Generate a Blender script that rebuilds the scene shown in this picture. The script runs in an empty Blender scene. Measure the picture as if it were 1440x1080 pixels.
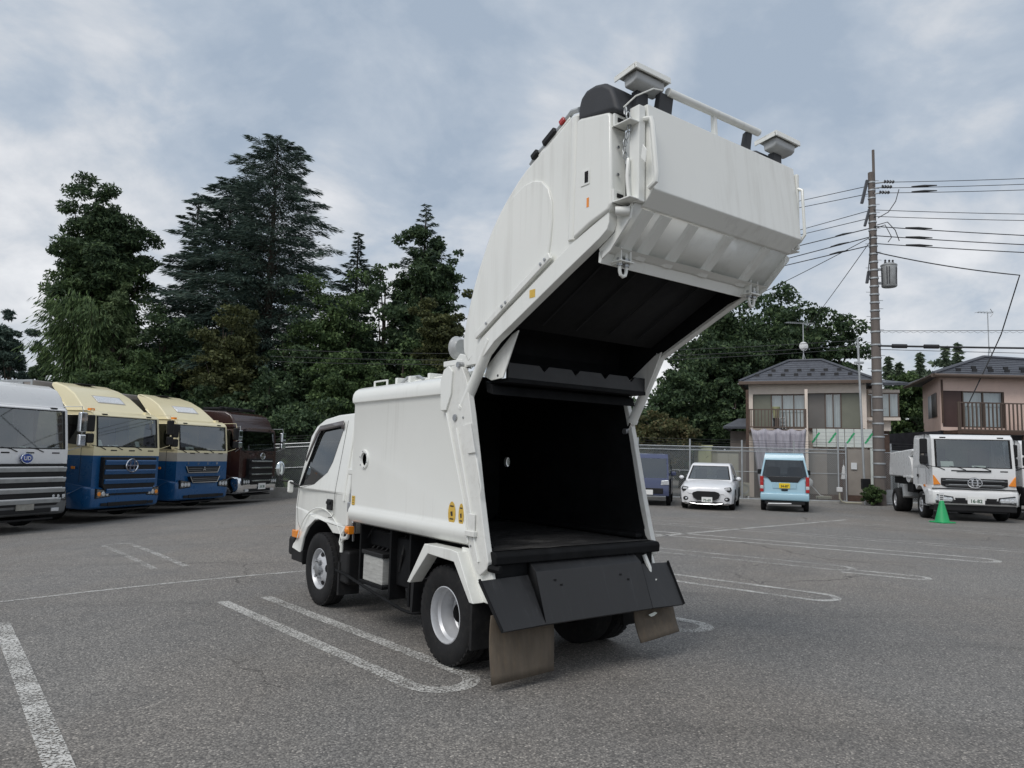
import bpy, bmesh, math, random
import numpy as np
from mathutils import Vector, Matrix, noise
from mathutils.geometry import tessellate_polygon
random.seed(7); RNG = np.random.default_rng(7)
R = math.radians
SC = bpy.context.scene
COL = SC.collection
# ---------------------------------------------------------------- camera
PITCH, ROLL, CAMH, FPX = .0975, .0248, 1.587, 1024.3
_f = Vector((0, math.cos(PITCH), math.sin(PITCH))); _u0 = Vector((0, -math.sin(PITCH), math.cos(PITCH))); _r0 = Vector((1, 0, 0))
_r = _r0*math.cos(ROLL)+_u0*math.sin(ROLL); _u = _u0*math.cos(ROLL)-_r0*math.sin(ROLL)
cam = bpy.data.cameras.new('camera'); CAM = bpy.data.objects.new('camera', cam); COL.objects.link(CAM)
cam.sensor_width = 36; cam.sensor_fit = 'HORIZONTAL'; cam.lens = 36*FPX/1440; cam.clip_start = .05; cam.clip_end = 2000
CAM.matrix_world = Matrix(((_r.x, _u.x, -_f.x, 0), (_r.y, _u.y, -_f.y, 0), (_r.z, _u.z, -_f.z, CAMH), (0, 0, 0, 1)))
SC.camera = CAM
# ---------------------------------------------------------------- sky and sun (overcast)
SUN_EL, SUN_AZ = R(50), R(216)            # compass-like angle of the sun in the ground plane, measured from +Y clockwise
W_ = bpy.data.worlds.new('World'); SC.world = W_; W_.use_nodes = True
nt = W_.node_tree; N = nt.nodes; L = nt.links; N.clear()
out = N.new('ShaderNodeOutputWorld'); bg = N.new('ShaderNodeBackground'); bg.inputs['Strength'].default_value = .1
sky = N.new('ShaderNodeTexSky'); sky.sky_type = 'NISHITA'; sky.sun_disc = False; sky.sun_elevation = SUN_EL; sky.sun_rotation = SUN_AZ
sky.dust_density = 2.0
tc = N.new('ShaderNodeTexCoord'); sep = N.new('ShaderNodeSeparateXYZ'); L.new(tc.outputs['Generated'], sep.inputs[0])
mx = N.new('ShaderNodeMath'); mx.operation = 'MAXIMUM'; mx.inputs[1].default_value = 0; L.new(sep.outputs['Z'], mx.inputs[0])
ad = N.new('ShaderNodeMath'); ad.operation = 'ADD'; ad.inputs[1].default_value = .42; L.new(mx.outputs[0], ad.inputs[0])
dv = N.new('ShaderNodeVectorMath'); dv.operation = 'DIVIDE'; cmb = N.new('ShaderNodeCombineXYZ')
for i in range(3): L.new(ad.outputs[0], cmb.inputs[i])
L.new(tc.outputs['Generated'], dv.inputs[0]); L.new(cmb.outputs[0], dv.inputs[1])
def wnoise(scale, detail, rough, off, dist=.0):
    mp = N.new('ShaderNodeMapping'); mp.inputs['Location'].default_value = off; mp.inputs['Scale'].default_value = (1, 1, .6)
    L.new(dv.outputs[0], mp.inputs['Vector'])
    n = N.new('ShaderNodeTexNoise'); n.inputs['Scale'].default_value = scale; n.inputs['Detail'].default_value = detail
    n.inputs['Roughness'].default_value = rough; n.inputs['Distortion'].default_value = dist
    L.new(mp.outputs[0], n.inputs['Vector']); return n
def wramp(src, stops):
    r = N.new('ShaderNodeValToRGB'); e = r.color_ramp.elements
    while len(e) < len(stops): e.new(.5)
    for q, (p, c) in zip(e, stops): q.position = p; q.color = (*c, 1)
    L.new(src, r.inputs[0]); return r
n1 = wnoise(1.5, 6, .5, (3.1, 1.7, 0), .15); n2 = wnoise(3.6, 9, .58, (9, 4, 2), .25)
mixn = N.new('ShaderNodeMath'); mixn.operation = 'MULTIPLY_ADD'; mixn.inputs[1].default_value = .5
L.new(n2.outputs['Fac'], mixn.inputs[0]); sc1 = N.new('ShaderNodeMath'); sc1.operation = 'MULTIPLY'; sc1.inputs[1].default_value = .5
L.new(n1.outputs['Fac'], sc1.inputs[0]); L.new(sc1.outputs[0], mixn.inputs[2])
# cloud deck brightness: thin patches are bluish, thick ones pale grey (values are x10 because the strength is 0.1)
cl = wramp(mixn.outputs[0], [(.385, (.37, .445, .545)), (.45, (.465, .53, .615)), (.495, (.585, .625, .68)), (.545, (.71, .73, .765)), (.62, (.87, .88, .90))])
x10 = N.new('ShaderNodeVectorMath'); x10.operation = 'SCALE'; x10.inputs['Scale'].default_value = 10.; L.new(cl.outputs[0], x10.inputs[0])
mixc = N.new('ShaderNodeMix'); mixc.data_type = 'RGBA'; mixc.inputs['Factor'].default_value = .93
L.new(sky.outputs[0], mixc.inputs['A']); L.new(x10.outputs[0], mixc.inputs['B']); L.new(mixc.outputs['Result'], bg.inputs['Color'])
L.new(bg.outputs[0], out.inputs[0])
sl = bpy.data.lights.new('sun', 'SUN'); sl.energy = 1.5; sl.angle = R(28); sl.color = (1, .965, .92)
SUN = bpy.data.objects.new('sun', sl); COL.objects.link(SUN)
_d = Vector((math.sin(SUN_AZ)*math.cos(SUN_EL), math.cos(SUN_AZ)*math.cos(SUN_EL), math.sin(SUN_EL)))
SUN.rotation_euler = _d.to_track_quat('Z', 'Y').to_euler(); SUN.location = _d*60
SC.view_settings.view_transform = 'Standard'; SC.view_settings.look = 'None'; SC.view_settings.gamma = 1; SC.view_settings.exposure = .09
SC.view_settings.use_curve_mapping = False
SC.render.engine = 'CYCLES'; SC.cycles.max_bounces = 6; SC.cycles.transparent_max_bounces = 24; SC.cycles.use_denoising = True
SC.cycles.caustics_reflective = False; SC.cycles.caustics_refractive = False
# ---------------------------------------------------------------- materials
MATS = {}
def new_mat(name):
    m = bpy.data.materials.new(name); m.use_nodes = True; MATS[name] = m
    t = m.node_tree; b = t.nodes['Principled BSDF']; return m, t, b
def noise_node(t, scale, detail=4, rough=.55, coord='Object', stretch=None, dist=0):
    tc = t.nodes.new('ShaderNodeTexCoord'); src = tc.outputs[coord]
    if stretch:
        mp = t.nodes.new('ShaderNodeMapping'); mp.inputs['Scale'].default_value = stretch; t.links.new(src, mp.inputs['Vector']); src = mp.outputs[0]
    n = t.nodes.new('ShaderNodeTexNoise'); n.inputs['Scale'].default_value = scale; n.inputs['Detail'].default_value = detail
    n.inputs['Roughness'].default_value = rough; n.inputs['Distortion'].default_value = dist
    t.links.new(src, n.inputs['Vector']); return n
def ramp(t, src, stops):
    r = t.nodes.new('ShaderNodeValToRGB'); e = r.color_ramp.elements
    while len(e) < len(stops): e.new(.5)
    for q, (p, c) in zip(e, stops):
        q.position = p; q.color = (*c, 1) if len(c) == 3 else c
    t.links.new(src, r.inputs[0]); return r
def mixcol(t, fac, a, b, mode='MIX'):
    m = t.nodes.new('ShaderNodeMix'); m.data_type = 'RGBA'; m.blend_type = mode
    for s, v in (('Factor', fac), ('A', a), ('B', b)):
        if isinstance(v, (int, float)): m.inputs[s].default_value = v
        elif isinstance(v, tuple): m.inputs[s].default_value = (*v, 1)
        else: t.links.new(v, m.inputs[s])
    return m.outputs['Result']
def bump(t, b, h, strength=.2, dist=.02):
    n = t.nodes.new('ShaderNodeBump'); n.inputs['Strength'].default_value = strength; n.inputs['Distance'].default_value = dist
    t.links.new(h, n.inputs['Height']); t.links.new(n.outputs[0], b.inputs['Normal'])
def mat(name, col, rough=.5, metal=0., var=.12, scale=3., dirt=0., dirtcol=(.12, .11, .095), coat=0., bmp=0., bscale=40., stretch=None, spec=.5, streak=0.):
    """plain material with colour variation, irregular grime and slightly uneven gloss"""
    if name in MATS: return MATS[name]
    m, t, b = new_mat(name)
    n = noise_node(t, scale, 5, .6, stretch=stretch)
    lo = tuple(c*(1-var) for c in col); hi = tuple(min(1, c*(1+var)) for c in col)
    c = ramp(t, n.outputs['Fac'], [(.3, lo), (.7, hi)]).outputs[0]
    if dirt:
        d = noise_node(t, scale*2.3, 8, .7, stretch=stretch)
        k = ramp(t, d.outputs['Fac'], [(.5, (0, 0, 0)), (.78, (dirt,)*3)]); c = mixcol(t, k.outputs[0], c, dirtcol)
    if streak:
        q = noise_node(t, 1., 7, .62, stretch=(16, 16, .9)); q2 = noise_node(t, .9, 3, .5)
        kk = t.nodes.new('ShaderNodeMath'); kk.operation = 'MULTIPLY'; t.links.new(q.outputs['Fac'], kk.inputs[0]); t.links.new(q2.outputs['Fac'], kk.inputs[1])
        k = ramp(t, kk.outputs[0], [(.27, (0, 0, 0)), (.42, (streak,)*3)]); c = mixcol(t, k.outputs[0], c, (.36, .34, .29))
    t.links.new(c, b.inputs['Base Color'])
    n2 = noise_node(t, scale*4, 4, .6)
    rr = ramp(t, n2.outputs['Fac'], [(.3, (max(.02, rough*.94),)*3), (.75, (min(1, rough*1.08),)*3)]); t.links.new(rr.outputs[0], b.inputs['Roughness'])
    b.inputs['Metallic'].default_value = metal; b.inputs['Coat Weight'].default_value = coat; b.inputs['Coat Roughness'].default_value = .08
    b.inputs['Specular IOR Level'].default_value = spec
    if bmp:
        n3 = noise_node(t, bscale, 6, .65); bump(t, b, n3.outputs['Fac'], bmp, .01)
    return m
def glass(name, tint=(.5, .56, .56), mix=.0):
    if name in MATS: return MATS[name]
    m, t, b = new_mat(name); t.nodes.remove(b); o = t.nodes['Material Output']
    tr = t.nodes.new('ShaderNodeBsdfTransparent'); tr.inputs[0].default_value = (*tint, 1)
    gl = t.nodes.new('ShaderNodeBsdfGlossy'); gl.inputs['Roughness'].default_value = .02; gl.inputs[0].default_value = (.9, .93, .95, 1)
    lw = t.nodes.new('ShaderNodeLayerWeight'); lw.inputs[0].default_value = .5; fr = t.nodes.new('ShaderNodeMath'); fr.operation = 'POWER'; fr.inputs[1].default_value = 4.; t.links.new(lw.outputs['Facing'], fr.inputs[0])
    ad = t.nodes.new('ShaderNodeMath'); ad.operation = 'MULTIPLY_ADD'; ad.inputs[1].default_value = .9; ad.inputs[2].default_value = .06+mix; t.links.new(fr.outputs[0], ad.inputs[0])
    cl = t.nodes.new('ShaderNodeClamp'); t.links.new(ad.outputs[0], cl.inputs[0])
    mx = t.nodes.new('ShaderNodeMixShader'); t.links.new(cl.outputs[0], mx.inputs[0]); t.links.new(tr.outputs[0], mx.inputs[1]); t.links.new(gl.outputs[0], mx.inputs[2])
    t.links.new(mx.outputs[0], o.inputs[0]); return m
def M(k): return MATS[k]
mat('white_paint', (.81, .815, .775), .34, var=.02, scale=1.2, dirt=.05, dirtcol=(.5, .48, .42), coat=.5, streak=.22)
mat('white_paint_worn', (.74, .74, .705), .42, var=.05, scale=5, dirt=.35, dirtcol=(.38, .36, .31), bmp=.08, bscale=60, streak=.35)
mat('clean_white', (.78, .78, .775), .28, var=.012, scale=1, coat=.4)
mat('black_steel', (.006, .0065, .0075), .72, var=.5, scale=7, dirt=.35, dirtcol=(.018, .017, .016), bmp=.15, bscale=25, spec=.2)
mat('black_plastic', (.013, .013, .014), .55, var=.2, scale=5, dirt=.15, dirtcol=(.045, .042, .038), spec=.3)
mat('cap_plastic', (.035, .037, .042), .6, var=.12, scale=8, bmp=.1, bscale=90)
mat('rubber', (.016, .016, .017), .8, var=.25, scale=9, dirt=.5, dirtcol=(.055, .05, .043), spec=.25)
mat('rim_silver', (.60, .61, .63), .42, .35, var=.05, scale=6, dirt=.3, dirtcol=(.25, .23, .19))
mat('chrome', (.86, .87, .89), .09, 1., var=.03, scale=4, dirt=.1, dirtcol=(.35, .34, .32))
mat('steel', (.42, .43, .44), .42, .8, var=.15, scale=6, dirt=.3)
mat('galvanized', (.46, .48, .49), .5, .55, var=.14, scale=4, dirt=.3, dirtcol=(.24, .23, .21))
mat('dark_void', (.006, .006, .007), .9, var=.2)
mat('grey_vinyl', (.07, .072, .075), .7, var=.2, scale=6)
mat('amber', (.85, .27, .02), .2, var=.08, scale=30, coat=.6)
mat('red_lens', (.42, .015, .015), .2, var=.1, scale=30, coat=.6)
mat('clear_lens', (.68, .70, .72), .12, .35, var=.25, scale=28, coat=.8)
mat('mirror_glass', (.62, .67, .68), .04, 1., var=.02)
mat('yellow_sticker', (.68, .44, .07), .5, var=.1, scale=20, dirt=.3)
mat('ink', (.02, .02, .022), .5)
mat('paper', (.72, .76, .70), .8, var=.05, scale=6)
mat('flap_rubber', (.105, .085, .064), .85, var=.22, scale=3, dirt=.45, dirtcol=(.19, .135, .082), stretch=(4, 4, .8), bmp=.15)
mat('red_paint', (.55, .03, .025), .4)
glass('cab_glass', (.60, .65, .64), .12)
glass('dark_glass', (.16, .18, .19), .03)
# ---------------------------------------------------------------- mesh helpers
class MB:
    def __init__(s): s.v = []; s.f = []
    def add(s, vs, fs):
        o = len(s.v); s.v.extend([tuple(p) for p in vs]); s.f.extend([tuple(i+o for i in q) for q in fs]); return s
    def box(s, x0, x1, y0, y1, z0, z1):
        return s.add([(x0,y0,z0),(x1,y0,z0),(x1,y1,z0),(x0,y1,z0),(x0,y0,z1),(x1,y0,z1),(x1,y1,z1),(x0,y1,z1)],
                     [(0,3,2,1),(4,5,6,7),(0,1,5,4),(1,2,6,5),(2,3,7,6),(3,0,4,7)])
    def obox(s, c, size, rot=None):
        a, b, d = (q/2 for q in size); c = Vector(c)
        vs = [Vector(p) for p in ((-a,-b,-d),(a,-b,-d),(a,b,-d),(-a,b,-d),(-a,-b,d),(a,-b,d),(a,b,d),(-a,b,d))]
        if rot is not None: vs = [rot @ p for p in vs]
        return s.add([p+c for p in vs], [(0,3,2,1),(4,5,6,7),(0,1,5,4),(1,2,6,5),(2,3,7,6),(3,0,4,7)])
    def prism(s, poly, axis, a, b):
        n = len(poly)
        def mk(p, k): return (k, p[0], p[1]) if axis == 'x' else ((p[0], k, p[1]) if axis == 'y' else (p[0], p[1], k))
        return s.add([mk(p, a) for p in poly]+[mk(p, b) for p in poly],
                     [tuple(range(n)), tuple(range(2*n-1, n-1, -1))]+[(i, (i+1) % n, n+(i+1) % n, n+i) for i in range(n)])
    def tube(s, pts, r, n=8, caps=True):
        pts = [Vector(p) for p in pts]; k = len(pts); rs = r if isinstance(r, (list, tuple)) else [r]*k
        t0 = (pts[1]-pts[0]).normalized(); up = Vector((0, 0, 1)) if abs(t0.z) < .9 else Vector((1, 0, 0))
        x = t0.cross(up).normalized(); vs = []; fs = []
        for i, p in enumerate(pts):
            if i == 0: t = t0
            elif i == k-1: t = (pts[i]-pts[i-1]).normalized()
            else: t = ((pts[i]-pts[i-1]).normalized()+(pts[i+1]-pts[i]).normalized()).normalized()
            x = (x-t*x.dot(t)).normalized(); y = t.cross(x)
            for j in range(n):
                a = 2*math.pi*j/n; vs.append(p+(x*math.cos(a)+y*math.sin(a))*rs[i])
        for i in range(k-1):
            for j in range(n): fs.append((i*n+j, i*n+(j+1) % n, (i+1)*n+(j+1) % n, (i+1)*n+j))
        if caps: fs += [tuple(range(n-1, -1, -1)), tuple((k-1)*n+j for j in range(n))]
        return s.add(vs, fs)
    def lathe(s, prof, n=24, c=(0, 0, 0), axis='y', arc=2*math.pi):
        """prof: list of (radius, height along axis)"""
        vs = []; fs = []; m = len(prof); full = abs(arc-2*math.pi) < 1e-6; k = n if full else n+1
        for j in range(k):
            a = arc*j/n; ca, sa = math.cos(a), math.sin(a)
            for r, h in prof:
                p = (r*ca, h, r*sa) if axis == 'y' else ((h, r*ca, r*sa) if axis == 'x' else (r*ca, r*sa, h))
                vs.append((p[0]+c[0], p[1]+c[1], p[2]+c[2]))
        for j in range(n):
            j2 = (j+1) % k if full else j+1
            for i in range(m-1): fs.append((j*m+i, j*m+i+1, j2*m+i+1, j2*m+i))
        return s.add(vs, fs)
    def loft(s, rings, cap=True):
        n = len(rings[0]); vs = [p for r in rings for p in r]; fs = []
        for i in range(len(rings)-1):
            for j in range(n): fs.append((i*n+j, i*n+(j+1) % n, (i+1)*n+(j+1) % n, (i+1)*n+j))
        if cap: fs += [tuple(range(n-1, -1, -1)), tuple((len(rings)-1)*n+j for j in range(n))]
        return s.add(vs, fs)
    def sheet(s, rows):
        m = len(rows[0]); vs = [p for r in rows for p in r]
        return s.add(vs, [(i*m+j, i*m+j+1, (i+1)*m+j+1, (i+1)*m+j) for i in range(len(rows)-1) for j in range(m-1)])
    def ball(s, c, r, n=12, m=8):
        r = r if isinstance(r, (tuple, list)) else (r, r, r)
        rings = [[(c[0]+r[0]*math.sin(math.pi*i/m)*math.cos(2*math.pi*j/n), c[1]+r[1]*math.sin(math.pi*i/m)*math.sin(2*math.pi*j/n), c[2]+r[2]*math.cos(math.pi*i/m)) for j in range(n)] for i in range(1, m)]
        o = len(s.v); s.loft(rings, False); a = len(s.v); s.v += [(c[0], c[1], c[2]+r[2]), (c[0], c[1], c[2]-r[2])]; last = o+(m-2)*n
        for j in range(n): s.f += [(a, o+j, o+(j+1) % n), (a+1, last+(j+1) % n, last+j)]
        return s
    def holed(s, outer, holes, fn):
        """flat polygon with holes in 2D, mapped by fn(x, z)"""
        loops = [[Vector((p[0], p[1], 0)) for p in lp] for lp in [outer]+list(holes)]
        tris = tessellate_polygon(loops); flat = [p for lp in loops for p in lp]
        return s.add([fn(p.x, p.y) for p in flat], [tuple(q) for q in tris])
    def map(s, fn): s.v = [tuple(fn(*p)) for p in s.v]; return s
    def mirror(s, axis=1):
        o = len(s.v); s.v += [tuple(-c if i == axis else c for i, c in enumerate(p)) for p in s.v]; s.f += [tuple(i+o for i in q[::-1]) for q in s.f]; return s
    def pieces(s):
        """loose islands, grouped when they stand close together; one MB for each group"""
        n = len(s.v); par = list(range(n))
        def fd(a):
            while par[a] != a: par[a] = par[par[a]]; a = par[a]
            return a
        key = {}
        for i, p in enumerate(s.v):
            k = (round(p[0], 4), round(p[1], 4), round(p[2], 4))
            if k in key: par[fd(i)] = fd(key[k])
            else: key[k] = i
        for q in s.f:
            for i in q[1:]: par[fd(i)] = fd(q[0])
        ro = {}; isl = [ro.setdefault(fd(i), len(ro)) for i in range(n)]; k = len(ro)
        if k == 1 or k > 400: return [s]
        pts = np.array(s.v); il = np.array(isl); lo = np.full((k, 3), 1e9); hi = -lo
        np.minimum.at(lo, il, pts); np.maximum.at(hi, il, pts); sz = (hi-lo).max(axis=1)
        gap = np.maximum(0, np.maximum(lo[:, None]-hi[None], lo[None]-hi[:, None])); near = np.sqrt((gap**2).sum(2)) <= np.maximum(.02, .48*np.maximum(sz[:, None], sz[None]))
        par = list(range(k))
        for a, b in zip(*np.nonzero(np.triu(near, 1))): par[fd(int(a))] = fd(int(b))
        gr = {}
        for i in range(n): gr.setdefault(fd(isl[i]), []).append(i)
        if len(gr) == 1: return [s]
        res = []
        for g in gr.values():
            mp = {i: j for j, i in enumerate(g)}; b = MB(); b.v = [s.v[i] for i in g]; b.f = [tuple(mp[i] for i in q) for q in s.f if q[0] in mp]; res.append(b)
        return res
    def build(s, name, m, parent=None, bevel=0., seg=2, smooth=38, merge=True, solid=0., stuff=False):
        if not stuff and len(s.v) < 20000:
            ps = s.pieces()
            if len(ps) > 1: return [p.build(name, m, parent, bevel, seg, smooth, merge, solid, True) for p in ps][0]
            stuff = False
        me = bpy.data.meshes.new(name); me.from_pydata(s.v, [], s.f)
        bm = bmesh.new(); bm.from_mesh(me)
        if merge: bmesh.ops.remove_doubles(bm, verts=bm.verts, dist=1e-5)
        bmesh.ops.recalc_face_normals(bm, faces=bm.faces); bm.to_mesh(me); bm.free()
        me.materials.append(M(m) if isinstance(m, str) else m)
        if smooth: me.shade_smooth(); me.set_sharp_from_angle(angle=R(smooth))
        o = bpy.data.objects.new(name, me); COL.objects.link(o)
        if parent is not None: o.parent = parent
        if solid:
            md = o.modifiers.new('solid', 'SOLIDIFY'); md.thickness = solid; md.offset = -1
        if bevel:
            md = o.modifiers.new('bevel', 'BEVEL'); md.width = bevel; md.segments = seg; md.limit_method = 'ANGLE'; md.angle_limit = R(32); md.harden_normals = True
        return o
def tag(o, label=None, cat=None, group=None, kind=None):
    for k, v in (('label', label), ('category', cat), ('group', group), ('kind', kind)):
        if v: o[k] = v
    return o
def thing(name, loc, rz, label, cat, group=None):
    o = bpy.data.objects.new(name, None); COL.objects.link(o); o.location = loc; o.rotation_euler = (0, 0, rz); o.empty_display_size = .2
    return tag(o, label, cat, group)
def copy_tree(o, parent=None):
    c = o.copy(); COL.objects.link(c)
    if parent is not None: c.parent = parent
    for ch in o.children: copy_tree(ch, c)
    return c
def lerp(a, b, t): return a+(b-a)*t
def arc(cx, cz, r, a0, a1, n, rz=None):
    rz = rz or r
    return [(cx+r*math.cos(lerp(a0, a1, i/n)), cz+rz*math.sin(lerp(a0, a1, i/n))) for i in range(n+1)]
def circ(cx, cz, r, n=16): return arc(cx, cz, r, 0, 2*math.pi, n)[:-1]
def text_mb(txt, size, depth=.002, bold=False):
    """lettering as real geometry: flat text in the XZ plane, centred, extruded a little towards -Y"""
    cu = bpy.data.curves.new('txt', 'FONT'); cu.body = txt; cu.size = size; cu.align_x = 'CENTER'; cu.align_y = 'CENTER'; cu.extrude = depth; cu.resolution_u = 3
    if bold: cu.offset = size*.02
    o = bpy.data.objects.new('txt', cu); COL.objects.link(o); dg = bpy.context.evaluated_depsgraph_get(); me = o.evaluated_get(dg).to_mesh()
    b = MB().add([(v.co.x, -v.co.z, v.co.y) for v in me.vertices], [tuple(p.vertices) for p in me.polygons])
    o.to_mesh_clear(); bpy.data.objects.remove(o); bpy.data.curves.remove(cu); return b
# ground shape: the lot falls gently towards the left
def gz(x, y=0):
    t = min(1, max(0, (-x-3)/11)); return -.54*t*t*(3-2*t)
# ---------------------------------------------------------------- ground
def asphalt():
    m, t, b = new_mat('asphalt')
    big = noise_node(t, .22, 5, .6); mid = noise_node(t, 1.6, 6, .65); fine = noise_node(t, 95, 3, .6)
    vo = t.nodes.new('ShaderNodeTexVoronoi'); vo.inputs['Scale'].default_value = 88; tc = t.nodes.new('ShaderNodeTexCoord'); t.links.new(tc.outputs['Object'], vo.inputs['Vector'])
    vo2 = t.nodes.new('ShaderNodeTexVoronoi'); vo2.inputs['Scale'].default_value = 105; t.links.new(tc.outputs['Object'], vo2.inputs['Vector'])
    base = ramp(t, big.outputs['Fac'], [(.3, (.200, .194, .186)), (.5, (.225, .218, .209)), (.72, (.252, .243, .230))]).outputs[0]
    mm = ramp(t, mid.outputs['Fac'], [(.3, (.90, .90, .905)), (.7, (1.09, 1.085, 1.08))]).outputs[0]
    c = mixcol(t, 1., base, mm, 'MULTIPLY')
    # stones of the aggregate: each cell its own grey
    st = ramp(t, vo.outputs['Color'], [(.0, (.42, .42, .43)), (.45, (.88, .87, .855)), (.8, (1.36, 1.34, 1.30)), (.97, (2.5, 2.42, 2.3))]).outputs[0]
    c = mixcol(t, .9, c, st, 'MULTIPLY')
    gap = ramp(t, vo.outputs['Distance'], [(.45, (1, 1, 1)), (.75, (.55, .55, .56))]).outputs[0]; c = mixcol(t, .8, c, gap, 'MULTIPLY')
    ft = ramp(t, fine.outputs['Fac'], [(.3, (.72, .72, .72)), (.7, (1.25, 1.25, 1.24))]).outputs[0]; c = mixcol(t, .8, c, ft, 'MULTIPLY')
    # old oil drips and darker tyre-polished patches
    oil = noise_node(t, .75, 3, .5, dist=.6); k = ramp(t, oil.outputs['Fac'], [(.62, (0, 0, 0)), (.76, (.22,)*3)]).outputs[0]; c = mixcol(t, k, c, (.075, .075, .077))
    # brownish dusty fields, faint tyre sweeps and thin cracks
    du = noise_node(t, .33, 4, .55, stretch=(1, .7, 1)); k = ramp(t, du.outputs['Fac'], [(.42, (0, 0, 0)), (.66, (.55,)*3)]).outputs[0]; c = mixcol(t, k, c, mixcol(t, 1., c, (1.12, 1.03, .94), 'MULTIPLY'))
    sw = noise_node(t, .8, 5, .5, stretch=(.22, 2.2, 1), dist=.4); k = ramp(t, sw.outputs['Fac'], [(.58, (1, 1, 1)), (.75, (.80,)*3)]).outputs[0]; c = mixcol(t, 1., c, k, 'MULTIPLY')
    wp = noise_node(t, 1.1, 5, .6); mp = t.nodes.new('ShaderNodeVectorMath'); mp.operation = 'MULTIPLY_ADD'; mp.inputs[1].default_value = (.9, .9, 0); t.links.new(wp.outputs['Color'], mp.inputs[0]); t.links.new(tc.outputs['Object'], mp.inputs[2])
    cr = t.nodes.new('ShaderNodeTexVoronoi'); cr.feature = 'DISTANCE_TO_EDGE'; cr.inputs['Scale'].default_value = .23; t.links.new(mp.outputs[0], cr.inputs['Vector'])
    k1 = ramp(t, cr.outputs['Distance'], [(.0, (.45,)*3), (.0035, (1, 1, 1))]).outputs[0]; gate = ramp(t, du.outputs['Fac'], [(.48, (0, 0, 0)), (.54, (1, 1, 1))]).outputs[0]
    c = mixcol(t, gate, c, mixcol(t, 1., c, k1, 'MULTIPLY'))
    t.links.new(c, b.inputs['Base Color'])
    rr = ramp(t, mid.outputs['Fac'], [(.35, (.72,)*3), (.65, (.9,)*3)]); t.links.new(rr.outputs[0], b.inputs['Roughness']); b.inputs['Specular IOR Level'].default_value = .35
    hh = t.nodes.new('ShaderNodeMath'); hh.operation = 'MULTIPLY_ADD'; hh.inputs[1].default_value = -1; hh.inputs[2].default_value = 1; t.links.new(vo.outputs['Distance'], hh.inputs[0])
    bump(t, b, hh.outputs[0], .55, .006); return m
def line_mat():
    m, t, b = new_mat('line_paint'); o = t.nodes['Material Output']
    n = noise_node(t, 55, 6, .75); n2 = noise_node(t, 3.2, 4, .6); 
    ad = t.nodes.new('ShaderNodeMath'); ad.operation = 'MULTIPLY_ADD'; ad.inputs[1].default_value = .22; t.links.new(n2.outputs['Fac'], ad.inputs[0]); t.links.new(n.outputs['Fac'], ad.inputs[2])
    k = ramp(t, ad.outputs[0], [(.565, (0, 0, 0)), (.635, (1, 1, 1))])
    cc = ramp(t, n2.outputs['Fac'], [(.3, (.50, .49, .46)), (.7, (.62, .61, .58))]); t.links.new(cc.outputs[0], b.inputs['Base Color']); b.inputs['Roughness'].default_value = .8
    tr = t.nodes.new('ShaderNodeBsdfTransparent'); mx = t.nodes.new('ShaderNodeMixShader')
    t.links.new(k.outputs[0], mx.inputs[0]); t.links.new(tr.outputs[0], mx.inputs[1]); t.links.new(b.outputs[0], mx.inputs[2]); t.links.new(mx.outputs[0], o.inputs[0])
    m2 = m.copy(); m2.name = 'line_paint_faded'; MATS['line_paint_faded'] = m2
    for q in m2.node_tree.nodes:
        if q.type == 'VALTORGB' and q.color_ramp.elements[0].position > .55: q.color_ramp.elements[0].position = .59; q.color_ramp.elements[1].position = .69
asphalt(); line_mat()
xs = [-400, -150, -60, -30, -20]+[-14+.5*i for i in range(23)]+[-2, 0, 5, 10, 20, 40, 100, 400]
ys = [-60, -10, 0, 5, 10, 15, 20, 25, 30, 40, 70, 150, 600]
GROUND = MB().sheet([[(x, y, gz(x)) for x in xs] for y in ys]).build('asphalt_ground', 'asphalt'); tag(GROUND, kind='structure')
def strip(pts, w, faded=False, closed_w=None):
    """painted line following a centre path, draped 4 mm above the asphalt"""
    P = [Vector((p[0], p[1])) for p in pts]; Q = []
    for a, b in zip(P, P[1:]):
        k = max(1, int((b-a).length/.4)); Q += [a.lerp(b, i/k) for i in range(k)]
    Q.append(P[-1]); l = []; r = []
    for i, p in enumerate(Q):
        d = (Q[min(i+1, len(Q)-1)]-Q[max(i-1, 0)]).normalized(); n = Vector((-d.y, d.x))*w/2
        for s, q in ((l, p+n), (r, p-n)): s.append((q.x, q.y, gz(q.x)+.004))
    o = MB().sheet([l, r]).build('parking_line', 'line_paint_faded' if faded else 'line_paint', GROUND, smooth=0); return o
def ubend(a, b, end, w, faded=False):
    """two parallel lines (start a, b) joined by a rounded end around point end"""
    a, b, e = Vector(a), Vector(b), Vector(end); d = (e-(a+b)/2).normalized(); n = Vector((-d.y, d.x)); n = n if n.dot(a-b) > 0 else -n; h = abs((a-b).dot(n))/2; mid = e-d*h
    pts = [a]+[mid+n*h*math.cos(t)+d*h*math.sin(t) for t in [math.pi*i/12 for i in range(13)]]+[b]; strip(pts, w, faded)
strip([(-4.55, 6.75), (-2.15, 3.72), (-1.2, 2.5)], .13)
ubend((-2.95, 7.75), (-2.60, 8.05), (-.31, 5.14), .125)
strip([(-7.5, 5.95), (-5.25, 7.74), (-2.66, 9.81), (-1.2, 11.0)], .075)
ubend((-4.66, 9.84), (-4.36, 10.09), (-7.0, 13.2), .09, True)
strip([(3.0, 15.2), (9.57, 20.9)], .15)
ubend((3.0, 18.5), (3.3, 18.8), (10.2, 13.9), .11, True)
ubend((2.6, 15.9), (3.0, 16.4), (8.3, 12.55), .12)
ubend((1.3, 13.6), (1.6, 14.0), (5.2, 11.2), .11, True)
ubend((.4, 11.2), (.7, 11.6), (3.86, 8.72), .10)
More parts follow.
